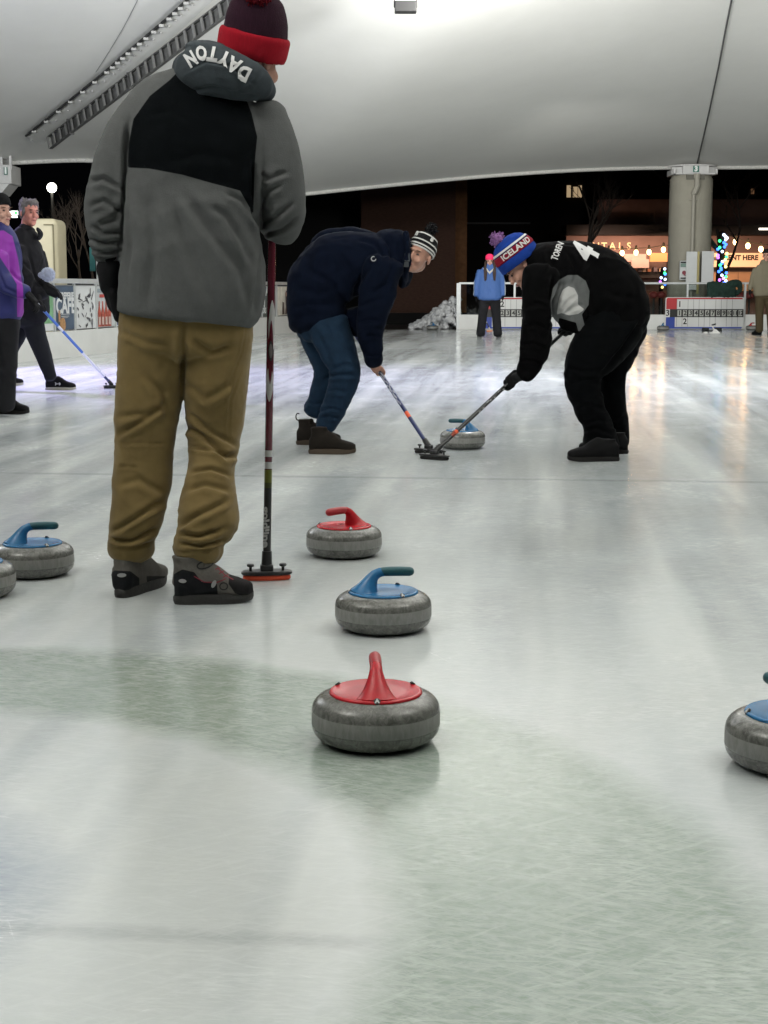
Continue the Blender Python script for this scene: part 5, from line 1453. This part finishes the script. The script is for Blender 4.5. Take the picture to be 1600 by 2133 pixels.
# jeans
g = G()
far = [(655, 680, 40, .14, .09), (668, 725, 32, .14, .09), (681, 770, 27, .14, .085), (672, 815, 25, .16, .08), (655, 855, 22, .18, .07)]
near = [(684, 675, 43, -.04, .10), (700, 720, 38, -.05, .10), (717, 765, 32, -.06, .09), (715, 800, 29, -.05, .085), (698, 845, 25, -.03, .075), (682, 878, 23, -.02, .07), (680, 888, 22, -.02, .07)]
hipl = [(668, 655, 50, .03, .13), (672, 690, 48, .04, .13)]
for s_ in (hipl, far, near): g.loft(s_, D); body.loft(s_, D, k=.66)
F_ = [([(690, 770), (715, 760), (745, 765)], 8, .010), ([(672, 790), (705, 780), (742, 782)], 7, .010), ([(640, 700), (665, 740), (684, 775)], 8, .008), ([(660, 690), (680, 730), (690, 770)], 10, .008), ([(680, 815), (700, 812), (722, 818)], 9, .007),
      ([(668, 872), (685, 868), (702, 872)], 5, .009), ([(664, 858), (690, 850), (712, 856)], 6, .008), ([(640, 838), (655, 842), (672, 838)], 5, .008)]
organic(g, "jeans", mat("denim", (.0075, .020, .040), .9, var=.25, scale=18, bump=.15, bscale=200), p2, voxel=.010, smooth=3, folds=F_, wr=((8, 8, 8, .005), (15, 15, 22, .004)))
bru = mat("boot brown suede", (.011, .0085, .0065), .8, var=.2, scale=40); brs = mat("boot welt brown", (.040, .026, .015), .7)
boot(p2, gp(643, 945), (1, -.02, 0), .288, .135, .050, bru, brs, "boot", .007, shaft_r=.047)
boot(p2, gp(617, 926), (1, .08, 0), .288, .135, .050, bru, brs, "boot", .007, shaft_r=.046)
for x, y, dd in ((622, 868, .18), (650, 880, -.06)):
    g = G(); c = pt(x, y, D + dd); g.tube([c + Vector((.022 * math.cos(t) * .6 - .004, 0, .022 * math.sin(t))) for t in [R(60 + 30 * i) for i in range(8)]], .004, 6)
    g.build("pull_loop", bru, p2, smooth=True, local='world')
# head, tilted, looking at us
fr2 = head_frame(pt(872, 531, D - .04), -24, 19, 4)
add_head(body, fr2, .98, neck=pt(825, 550, D + .03))
hpos = h1 + Vector((0, 0, .045)); tt_ = .655
gpos = hpos + (t1 - hpos) * tt_
gq = pt(783, 766, hpos.lerp(t1, .6).y)
# lower hand on the shaft
best = min([k / 200 for k in range(200)], key=lambda k: abs(proj([hpos + (t1 - hpos) * k])[0][1] - 769)); gpos = hpos + (t1 - hpos) * best
grip_hand(body, hpos, t1, gpos, pt(779, 748, D - .14), 1.05, .0128, -1)
body.tube([pt(779, 735, D - .15), pt(779, 750, D - .14)], [.034, .030], 12)
best2 = min([k / 200 for k in range(200)], key=lambda k: abs(proj([hpos + (t1 - hpos) * k])[0][1] - 668)); gp2_ = hpos + (t1 - hpos) * best2
grip_hand(body, hpos, t1, gp2_, pt(706, 622, D + .2), 1.05, .0128, 1)
body.tube([pt(703, 605, D + .22), pt(706, 622, D + .2)], [.034, .030], 12)
organic(body, "body", skin, p2, voxel=.0055, smooth=1)
face_bits(p2, fr2, .98)
# striped beanie
c, M = fr2; s_ = .98
def beanie(e, fr, s_, name, m_base, stripes=(), zoff=.03, hgt=.13, flop=0, tiltx=-8, vox=.007, k=1.0, rad=.094):
    c, M = fr; Mt = M @ Matrix.Rotation(R(tiltx), 3, 'X')
    def rz(z, r_): return [c + Mt @ (Vector((r_ * .94 * math.cos(a), .012 + r_ * 1.10 * math.sin(a), z + zoff)) * s_ * k) for a in [2 * math.pi * j / 40 for j in range(40)]]
    pr_ = [(0, rad * .97), (.004, rad * 1.02), (.03, rad * 1.02), (.06, rad * .98), (.085, rad * .90), (.105, rad * .75), (.120, rad * .52), (.128, rad * .2)]
    pr_ = [(z * hgt / .13, r_) for z, r_ in pr_]
    g = G(); g.rings([rz(z, r_) for z, r_ in pr_]); o = g.build(name, m_base, e, smooth=True, local='world')
    def rad_at(z):
        for (z0, r0), (z1_, r1_) in zip(pr_, pr_[1:]):
            if z0 <= z <= z1_: return r0 + (r1_ - r0) * (z - z0) / (z1_ - z0)
        return pr_[-1][1]
    for z0, z1_, m_ in stripes:
        g = G(); n_ = 5; L_ = [rz(z0, rad_at(z0) * .98)] + [rz(z0 + (z1_ - z0) * i / (n_ - 1), rad_at(z0 + (z1_ - z0) * i / (n_ - 1)) + .0028) for i in range(n_)] + [rz(z1_, rad_at(z1_) * .98)]
        g.rings(L_, cap=False); g.build("knit_stripe", m_, e, smooth=True, local='world')
    return rz, rad_at, Mt
kw_ = mat("knit white", (.60, .60, .58), .9, bump=.3, bscale=200); kb = mat("knit black", (.008, .008, .009), .95, bump=.3, bscale=200)
rz, ra, Mt = beanie(p2, fr2, .98, "beanie", kb, ((.0, .009, kw_), (.018, .027, kw_), (.048, .056, kw_), (.098, .107, kw_)), zoff=.024, hgt=.135, tiltx=-20, rad=.091)
def hat_text(e, fr, Mt, txt, zc_, zoff, rad_, size, ang0, m_, k=1.0, s_=.98, lift=.005, bold=.002, sp=1.0):
    c, M = fr; V, Fc = text_geo(txt, size, bold, 1, sp); P_ = []
    for v in V:
        a = R(ang0) + v.x / rad_; P_.append(c + Mt @ (Vector(((rad_ + lift) * .94 * math.cos(a), .012 + (rad_ + lift) * 1.10 * math.sin(a), zc_ + v.y + zoff)) * s_ * k))
    g = G(); g.add(P_, Fc); g.build("hat_lettering", m_, e, local='world')
hat_text(p2, fr2, Mt, "n", .077, .034, .088, .055, -118, kw_, bold=.003); hat_text(p2, fr2, Mt, "s", .077, .034, .088, .055, -42, kw_, bold=.003)
g = G(); rnd = random.Random(4); pc = c + Mt @ (Vector((0, .01, .190)) * .98)
for i in range(160):
    d_ = Vector((rnd.gauss(0, 1), rnd.gauss(0, 1), rnd.gauss(0, 1))).normalized(); g.tube([pc, pc + d_ * rnd.uniform(.035, .048)], [.006, .003], 4, round_=False)
g.ell(pc, .034); g.build("pompom", kb, p2, smooth=False, local='world')

# ------------------------------------------------------------------ 3. sweeper in the black jersey
D = 9.32
p3_ = person(gp(1245, 962), "person bent over sweeping in black jersey with grey underarms and blue and red beanie")
body = G(); g = G()
torso = [(1288, 665, 66, .02, .17), (1278, 628, 72, .02, .18), (1245, 596, 76, .02, .19), (1200, 572, 68, .02, .19), (1155, 558, 54, .02, .20), (1118, 556, 44, .02, .18)]
arm = [(1128, 570, 39, -.17, .08), (1120, 620, 30, -.20, .078), (1119, 670, 30, -.20, .078), (1115, 720, 30, -.18, .072), (1107, 756, 24, -.16, .060), (1092, 778, 18, -.14, .05)]
farm = [(1150, 580, 40, .18, .085), (1178, 640, 34, .24, .08), (1195, 672, 22, .24, .06)]
slack = [(1172, 600, 30, -.12, .05), (1186, 640, 34, -.10, .06), (1192, 668, 30, -.08, .05), (1192, 684, 26, -.08, .035)]
for s_ in (torso, arm, farm): g.loft(s_, D); body.loft(s_, D, k=.66)
g.loft(slack, D)
black = mat("jersey black", (.0022, .0022, .0024), .9, spec=.05, var=.12, scale=10, bump=.08, bscale=200, sheen=.01,
            masks=(("side_dark", (.12, .125, .125)), ("side_pale", (.44, .44, .43))))
mk = (("side_dark", [(1147, 625), (1152, 600), (1165, 583), (1183, 573), (1203, 573), (1220, 585), (1228, 606), (1226, 635), (1212, 655), (1221, 690), (1205, 690), (1200, 672), (1165, 662), (1158, 690), (1150, 680)]),
      ("side_pale", [(1160, 655), (1164, 625), (1172, 604), (1184, 596), (1196, 600), (1204, 615), (1204, 634), (1218, 645), (1204, 654), (1186, 657), (1170, 652)]))
F_ = [([(1150, 570), (1146, 620), (1150, 690)], 7, .016), ([(1165, 655), (1180, 630), (1200, 615)], 7, .010), ([(1172, 655), (1195, 640), (1215, 635)], 7, .009), ([(1160, 640), (1170, 610), (1178, 580)], 6, .008),
      ([(1095, 640), (1120, 632), (1145, 645)], 8, .009), ([(1090, 680), (1118, 676), (1146, 690)], 8, .010), ([(1085, 720), (1112, 715), (1138, 728)], 7, .010), ([(1085, 752), (1108, 752), (1130, 760)], 5, .009),
      ([(1180, 520), (1200, 560), (1195, 590)], 9, .010), ([(1230, 560), (1215, 590), (1225, 640)], 10, .010), ([(1250, 600), (1290, 620), (1330, 620)], 14, .007), ([(1235, 690), (1260, 640), (1300, 600)], 14, .008), ([(1140, 520), (1150, 550), (1140, 580)], 9, .008)]
js = organic(g, "jersey", black, p3_, voxel=.0095, smooth=4, folds=F_, masks=mk, wr=((6, 6, 6, .007), (12, 12, 12, .0055)))
lw = mat("jersey white", (.58, .58, .58), .8)
def dtext(txt, cx, cy, an, sx, sy, size, bold, tgt, m_, par, name="lettering", lift=.006, shear=0, sub=2, sp=1.0):
    V, Fc = text_geo(txt, size, bold, sub, sp); a = R(an); ca, sa = math.cos(a), math.sin(a)
    decal(name, tgt, [(cx + (v.x * sx + v.y * shear) * ca + v.y * sy * sa, cy + (v.x * sx + v.y * shear) * sa - v.y * sy * ca) for v in V], Fc, m_, par, lift)
dtext("TOREN", 1162, 524, -68, .60, .95, 19, .5, js, lw, p3_, sub=2)
dtext("4", 1221, 527, -62, 1.0, 1.5, 52, 2.0, js, lw, p3_, name="number", sub=3)
g = G()
hipl = [(1290, 640, 62, .04, .16), (1290, 680, 56, .04, .15)]
near = [(1282, 668, 66, -.02, .13), (1252, 715, 57, -.05, .12), (1220, 760, 45, -.07, .108), (1214, 795, 37, -.06, .095), (1226, 845, 31, -.04, .082), (1243, 885, 29, -.03, .080), (1253, 932, 37, -.02, .092)]
far = [(1305, 680, 44, .16, .11), (1290, 735, 34, .17, .10), (1276, 780, 28, .16, .09), (1276, 840, 25, .18, .08), (1284, 885, 24, .20, .075), (1286, 922, 23, .2, .075)]
for s_ in (hipl, near, far): g.loft(s_, D); body.loft(s_, D, k=.64)
F_ = [([(1345, 650), (1300, 720), (1250, 780)], 8, .014), ([(1180, 765), (1215, 775), (1250, 770)], 8, .008), ([(1185, 800), (1220, 790), (1255, 795)], 8, .007), ([(1200, 850), (1230, 842), (1260, 855)], 9, .007),
      ([(1212, 900), (1240, 892), (1275, 905)], 6, .010), ([(1216, 918), (1245, 912), (1280, 922)], 5, .010), ([(1215, 885), (1245, 875), (1268, 880)], 6, .008), ([(1270, 870), (1285, 876), (1302, 868)], 5, .008), ([(1270, 890), (1290, 894), (1306, 888)], 5, .008)]
organic(g, "trousers", mat("trouser black", (.0020, .0024, .0028), .9, spec=.05, var=.15, scale=12, sheen=.01), p3_, voxel=.010, smooth=3, folds=F_, wr=((7, 7, 7, .006), (14, 14, 20, .0045)))
shb = mat("shoe black", (.0045, .0045, .005), .85, var=.15, scale=30); shs = mat("shoe sole dark", (.014, .0135, .013), .8)
boot(p3_, gp(1290, 960), (-1, -.04, 0), .305, .10, .052, shb, shs, "shoe", .007, shaft_r=.042, sole_h=.024)
boot(p3_, gp(1309, 945), (-.97, .15, 0), .30, .10, .052, shb, shs, "shoe", .007, shaft_r=.042, sole_h=.024)
g = G(); c0 = pt(1215, 932, D - .04)
g.tube([c0, c0 + Vector((-.02, 0, .012)), c0 + Vector((-.012, -.01, .022)), c0, c0 + Vector((.015, -.01, .018))], .002, 5); g.build("lace", mat("trouser black"), p3_, smooth=True, local='world')
fr3 = head_frame(pt(1087, 556, D - .0), -82, -46, 0)
fr3 = (pt(1087, 556, D), Matrix.Rotation(R(-43), 3, 'Y') @ Matrix.Rotation(R(-84), 3, 'Z'))
add_head(body, fr3, 1.0, nose=1.1, neck=pt(1128, 560, D))
hp = h2 + Vector((0, 0, .045))
def on_shaft(a, b_, x):
    k = min([i / 300 for i in range(300)], key=lambda i: abs(proj([a + (b_ - a) * i])[0][0] - x)); return a + (b_ - a) * k
gA = on_shaft(hp, t2, 1066); gB = on_shaft(hp, t2, 1183)
body.tube([pt(1096, 772, D - .14), gA.lerp(pt(1096, 772, D - .14), .45)], [.030, .026], 12)
organic(body, "body", skin, p3_, voxel=.0055, smooth=1)
face_bits(p3_, fr3, 1.0)
gl_ = mat("glove black"); 
g = G(); grip_hand(g, hp, t2, gA, pt(1092, 778, D - .13), 1.22, .013, -1, .036); organic(g, "glove", gl_, p3_, voxel=.006, smooth=1)
g = G(); grip_hand(g, hp, t2, gB, pt(1197, 672, D + .22), 1.22, .013, 1, .036); organic(g, "glove", gl_, p3_, voxel=.006, smooth=1)
kblue = mat("knit blue", (.008, .036, .22), .95, bump=.3, bscale=200, var=.1, scale=40); kred = mat("knit crimson", (.20, .008, .022), .95, bump=.3, bscale=200); knav = mat("knit navy", (.012, .012, .05), .95)
rz, ra, Mt = beanie(p3_, fr3, 1.0, "beanie", kblue, ((.050, .088, kred), (.088, .094, knav), (.094, .104, kw_)), zoff=.020, hgt=.150, tiltx=-6, k=1.20, rad=.100)
hat_text(p3_, fr3, Mt, "ICELAND", .069, .022, .101, .040, 2, kw_, k=1.20, s_=1.0, bold=.0012, lift=.0055)
c, M = fr3
g = G(); rnd = random.Random(6); pc = c + Mt @ (Vector((-.0, -.02, .218)) * 1.0)
for i in range(220):
    d_ = Vector((rnd.gauss(0, 1), rnd.gauss(0, 1), rnd.gauss(0, 1))).normalized(); g.tube([pc, pc + d_ * rnd.uniform(.036, .055)], [.006, .0025], 4, round_=False)
g.ell(pc, .036); g.build("pompom", mat("pompom lilac", (.20, .10, .24), .95, var=.5, scale=30), p3_, smooth=False, local='world')

# ------------------------------------------------------------------ 4. person in the light blue jacket, far
def stander(D, base, label, S, jm, tm_, hm_, skinm, hat=None, hatm=None, hair=None, gloves=None, shoem=None, face=(0, 0, 0), extra=None, vox=.012, s=1.0):
    e = person(base, label); body = G(); g = G()
    for s_ in S['top']: g.loft(s_, D); body.loft(s_, D, k=.66)
    jk_ = organic(g, "jacket", jm, e, voxel=vox, smooth=2, wr=((7, 7, 7, .008),), masks=S.get('jmask', ()), folds=S.get('jf', ()))
    g = G()
    for s_ in S['legs']: g.loft(s_, D); body.loft(s_, D, k=.6)
    organic(g, "trousers", tm_, e, voxel=vox, smooth=2, wr=((7, 7, 7, .006),), folds=S.get('tf', ()))
    fr = head_frame(pt(*S['head'][:2], D + (S['head'][2] if len(S['head']) > 2 else 0)), *face)
    add_head(body, fr, s, neck=pt(S['head'][0] + S.get('nk', 0), S['head'][1] + .20 / mpp(600, D), D + .02))
    for (w_, d_, pl, ts) in S.get('hands', ()):
        tgt = G() if gloves else body
        relaxed_hand(tgt, pt(*w_), d_, pl, s, 35, ts)
        if gloves: organic(tgt, "glove", gloves, e, voxel=vox * .6, smooth=1)
    organic(body, "body", skinm, e, voxel=vox * .62, smooth=1)
    face_bits(e, fr, s)
    for (hx, hy, td, L_) in S.get('shoes', ()): boot(e, gp(hx, hy), td, L_, .10, .05, shoem, S.get('sole', shoem), "shoe", vox * .8, shaft_r=.05, sole_h=.024)
    return e, fr, jk_
D = 31.2
S = {'top': [[(1020, 560, 17, 0, .10), (1020, 575, 24, 0, .13), (1020, 600, 25, 0, .14), (1020, 620, 25.5, 0, .14)], [(1000, 566, 7, 0, .07), (994, 590, 6.5, 0, .065), (992, 615, 5, -.02, .05)], [(1040, 566, 7, 0, .07), (1046, 590, 6.5, 0, .065), (1048, 614, 5, -.02, .05)],
             [(1020, 552, 9, 0.02, .09), (1020, 562, 14, 0, .1)]],
     'legs': [[(1020, 612, 21, 0, .11), (1020, 628, 20, 0, .11)], [(1009, 625, 11.5, 0, .09), (1005, 660, 9, 0, .075), (1001, 696, 9, 0, .085)], [(1031, 625, 11.5, 0, .09), (1034, 660, 9, 0, .075), (1037, 696, 9, 0, .085)]],
     'head': (1020, 545), 'hands': [((992, 617, D), (0, -.1, -1), (1, 0, 0), 1), ((1048, 616, D), (-.1, -.2, -1), (-1, 0, 0), -1)],
     'shoes': [(1000, 700.5, (-.15, -1, 0), .25), (1036, 700.5, (.15, -1, 0), .25)], 'sole': shb,
     'jmask': (("trim", [(1051, 572), (1058, 572), (1058, 625), (1052, 625)]), ("trim2", [(982, 572), (988.5, 572), (987, 622), (980, 622)])), 'jf': [([(1020, 560), (1020, 590), (1020, 620)], 2, .012)]}
e4, f4, _ = stander(D, gp(1020, 702), "far person in light blue jacket, black trousers and neon pink beanie", S,
    mat("jacket sky blue", (.038, .095, .27), .7, masks=(("trim", (.5, .55, .6)), ("trim2", (.5, .55, .6)))), mat("ski trousers black", (.01, .01, .012), .8), None, skin2, gloves=mat("glove black"), shoem=shb, s=.92, vox=.014)
beanie(e4, f4, .92, "beanie", mat("knit neon pink", (.90, .04, .14), .8), (), zoff=.042, hgt=.13, rad=.096, tiltx=0)
g = G(); c, M = f4
for sx in (-1, 1):
    for k in range(4): g.tube([c + M @ Vector((sx * (.06 + .008 * k), -.03 - .01 * k, 0)), c + M @ Vector((sx * (.085 + .006 * k), -.07, -.12)), c + M @ Vector((sx * (.07 + .012 * k), -.14, -.22)), c + M @ Vector((sx * (.075 + .01 * k), -.15, -.36 - .02 * (k % 2)))], [.018, .02, .017, .006], 8)
g.ell(c + M @ Vector((0, .03, -.02)), (.082, .08, .11), M)
g.build("hair", mat("hair brown", (.028, .014, .009), .7), e4, smooth=True, local='world')
g = G(); g.tube([pt(1005, 563, D), pt(1011, 559, D - .07), pt(1020, 569, D - .12), pt(1029, 559, D - .07), pt(1035, 563, D)], .028, 8); g.build("collar", mat("collar cream", (.42, .40, .36), .8), e4, smooth=True, local='world')

# ------------------------------------------------------------------ 5. person in khaki at the far right edge
D = 32.4
S = {'top': [[(1592, 555, 16, 0, .10), (1592, 572, 23, 0, .14), (1592, 600, 23, 0, .14), (1592, 611, 23, 0, .14)], [(1575, 562, 7, 0, .07), (1567, 585, 6, 0, .06), (1562, 602, 5, -.02, .05)], [(1610, 562, 7, 0, .07), (1618, 585, 6, 0, .06), (1622, 602, 5, -.02, .05)], [(1593, 545, 8, 0, .08), (1592, 556, 12, 0, .09)]],
     'legs': [[(1592, 606, 20, 0, .11), (1592, 620, 19, 0, .11)], [(1584, 618, 10.5, 0, .09), (1582, 650, 8, 0, .08), (1582, 688, 7.5, 0, .075)], [(1602, 618, 10.5, 0, .09), (1605, 650, 8, 0, .08), (1606, 688, 7.5, 0, .075)]],
     'head': (1597, 533), 'hands': [((1562, 604, D), (0, -.1, -1), (1, 0, 0), 1), ((1622, 604, D), (0, -.1, -1), (-1, 0, 0), -1)],
     'shoes': [(1586, 697.5, (-.8, -.5, 0), .28), (1606, 697.5, (-.4, -1, 0), .28)], 'jf': [([(1590, 552), (1590, 580), (1590, 610)], 2, .012)]}
e5, f5, _ = stander(D, gp(1594, 699), "far person in khaki jacket and brown trousers cut by the right edge of the photo", S,
    mat("jacket khaki", (.15, .135, .095), .8), mat("trousers brown", (.055, .042, .022), .85), None, skin, gloves=mat("glove black"), shoem=shb, s=1.0, vox=.014, face=(-20, 0, 0))
beanie(e5, f5, 1.0, "hat", mat("knit black"), (), zoff=.048, hgt=.10, rad=.096, tiltx=-8)
e_ = gp(1574, 699)
# ------------------------------------------------------------------ 6. man in the dark coat, walking right
D = 15.0
S = {'top': [[(54, 484, 17, .02, .11), (48, 500, 27, 0, .14), (52, 520, 34, 0, .18), (60, 560, 34, 0, .17), (64, 600, 34, 0, .17), (68, 640, 34, 0, .17), (66, 656, 32, 0, .16)],
             [(38, 522, 20, -.16, .09), (48, 570, 18, -.19, .085), (70, 608, 16, -.20, .075), (92, 608, 13, -.2, .06)],
             [(66, 488, 14, 0, .09), (60, 500, 18, 0, .11), (54, 512, 22, 0, .12)],
             [(78, 530, 16, .15, .08), (88, 570, 13, .14, .07), (78, 600, 12, .0, .06)]],
     'legs': [[(58, 640, 28, 0, .14), (58, 668, 28, 0, .14)], [(66, 655, 23, 0, .10), (76, 700, 20, 0, .09), (92, 745, 16, 0, .08), (106, 786, 12, 0, .07)], [(48, 655, 22, .15, .10), (34, 700, 18, .15, .09), (14, 745, 15, .15, .08), (-4, 782, 12, .15, .07)]],
     'head': (62, 443), 'nk': -8, 'shoes': [(95, 812, (1, -.05, 0), .305), (-12, 803, (1, .1, 0), .30)], 'sole': mat("sole pale", (.30, .29, .26), .7),
     'jf': [([(60, 530), (72, 580), (60, 640)], 6, .010), ([(40, 540), (60, 560), (80, 590)], 5, .008), ([(85, 500), (90, 530), (80, 560)], 3, .012)]}
e6, f6, _ = stander(D, gp(70, 810), "grey haired person in dark coat walking right at the left edge of the rink", S,
    mat("coat black", (.009, .009, .011), .85, var=.15, scale=10), mat("trouser charcoal", (.009, .010, .013), .85), None, mat("skin ruddy", (.42, .17, .135), .5, var=.1, scale=25), shoem=shb, s=1.06, vox=.011, face=(40, 5, 0))
g = G(); c, M = f6; rnd = random.Random(9)
g.ell(c + M @ Vector((0, .035, .045)), (.086, .10, .085), M); g.ell(c + M @ Vector((0, .075, -.01)), (.074, .05, .07), M)
g.ell(c + M @ Vector((0, -.045, .098)), (.062, .045, .030), M)
for q in (-1, 1): g.ell(c + M @ Vector((q * .073, -.005, .01)), (.014, .03, .05), M)
for i in range(160):
    a = rnd.uniform(0, 6.3); z = rnd.uniform(.05, .13); rr_ = .075 * math.sqrt(max(0, 1 - ((z - .05) / .1) ** 2)) + .012
    p = c + M @ Vector((rr_ * math.cos(a), .02 + rr_ * 1.1 * math.sin(a), z)); g.tube([p, p + M @ Vector((rnd.uniform(-.01, .01), .02, rnd.uniform(.005, .02)))], [.007, .003], 4)
organic(g, "hair", mat("hair grey", (.115, .105, .105), .8, var=.35, scale=50), e6, voxel=.007, smooth=2)
g = G(); g.loft([(80, 478, 4, -.06, .05), (85, 488, 5, -.08, .05), (80, 498, 4, -.08, .05)], D)
g.loft([(50, 474, 9, .02, .09), (60, 484, 14, 0, .10)], D); organic(g, "collar", mat("coat black"), e6, voxel=.012, smooth=2)
g = G(); relaxed_hand(g, pt(98, 594, D - .2), (.75, 0, -.45), (0, 0, -1), 1.15, 30, 1); g.loft([(92, 602, 11, -.2, .05), (104, 606, 10, -.2, .05), (118, 614, 8, -.2, .045)], D)
organic(g, "glove", mat("glove black"), e6, voxel=.008, smooth=1)
hp3 = h3 + Vector((0, 0, .045)); gg = on_shaft(hp3, t3, 84)
g = G(); grip_hand(g, hp3, t3, gg, pt(78, 600, D - .15), 1.15, .0135, 1, .035); organic(g, "glove", mat("glove black"), e6, voxel=.008, smooth=1)
# logo on shoe
cz = gp(95, 812); g = G()
for dx in (-.02, .02): g.tube([cz + Vector((.13 + dx, -.052, .05)), cz + Vector((.14 + dx, -.054, .062)), cz + Vector((.13 + dx, -.052, .074))], .0035, 5)
g.tube([cz + Vector((.125, -.054, .062)), cz + Vector((.16, -.053, .062))], .003, 5); g.build("shoe_logo", mat("letter white"), e6, local='world')
# white pom hat held in his hand
ph = pt(100, 572, D - .32); e = empty("pom_hat", ph, "pale fluffy pompom hat held by the grey haired person", "hat")
g = G(); rnd = random.Random(12)
for i in range(1100):
    d_ = Vector((rnd.gauss(0, 1), rnd.gauss(0, 1), rnd.gauss(0, 1))).normalized(); g.tube([ph + d_ * .045, ph + d_ * rnd.uniform(.062, .072)], [.006, .0025], 4, round_=False)
g.ell(ph, .055); g.build("pompom", mat("fluff white", (.46, .50, .62), .95, var=.25, scale=40), e, local='world')
g = G(); g.ell(pt(90, 573, D - .30), (.05, .045, .035)); g.build("knit_cap", mat("knit pale", (.30, .32, .40), .9, bump=.4, bscale=80), e, smooth=True, local='world')

# ------------------------------------------------------------------ 7. woman in purple and blue, cut by the left edge
D = 12.1
S = {'top': [[(4, 478, 18, .02, .11), (6, 497, 30, 0, .13), (2, 520, 40, 0, .17), (0, 560, 44, 0, .17), (2, 610, 46, 0, .17), (2, 650, 44, 0, .17)],
             [(-4, 535, 22, -.17, .09), (2, 580, 22, -.2, .09), (28, 598, 19, -.22, .075), (52, 608, 14, -.24, .06)],
             [(-40, 540, 20, .15, .09), (-60, 600, 18, .1, .08)], [(6, 478, 14, 0, .08), (4, 494, 20, 0, .1)]],
     'legs': [[(0, 640, 40, 0, .15), (0, 680, 40, 0, .15)], [(12, 670, 27, -.03, .12), (14, 740, 22, -.03, .10), (12, 800, 20, -.03, .09), (8, 845, 22, -.03, .09)], [(-30, 670, 26, .12, .12), (-48, 740, 22, .15, .1), (-64, 800, 19, .2, .09), (-75, 830, 19, .22, .09)]],
     'head': (0, 440), 'shoes': [(-8, 862, (1, -.05, 0), .27), (-85, 850, (1, -.05, 0), .27)], 'sole': shs,
     'jmask': (("purple", [(-60, 480), (10, 480), (30, 500), (45, 560), (50, 612), (54, 660), (38, 660), (38, 608), (18, 580), (-60, 515)]),),
     'jf': [([(20, 560), (35, 580), (50, 590)], 5, .01), ([(-5, 560), (10, 600), (40, 612)], 5, .012)]}
S['jmask'] = (("purple", [(-60, 483), (8, 480), (26, 492), (38, 540), (48, 600), (50, 660), (36, 660), (35, 592), (20, 566), (0, 536), (-60, 500)]),)
e7, f7, _ = stander(D, gp(0, 862), "person in purple and dark blue jacket and black hat at the left edge", S,
    mat("jacket royal", (.009, .012, .10), .65, var=.1, scale=10, masks=(("purple", (.20, .014, .28)),)), mat("ski trousers black"), None, skin2, shoem=shb, s=1.0, vox=.011, face=(52, 0, 0))
beanie(e7, f7, 1.0, "hat", mat("knit black"), (), zoff=.035, hgt=.11, rad=.096, tiltx=-10)
g = G(); relaxed_hand(g, pt(54, 609, D - .24), (.6, -.1, -.6), (0, 0, -1), 1.1, 50, 1); organic(g, "glove", mat("glove black"), e7, voxel=.007, smooth=1)
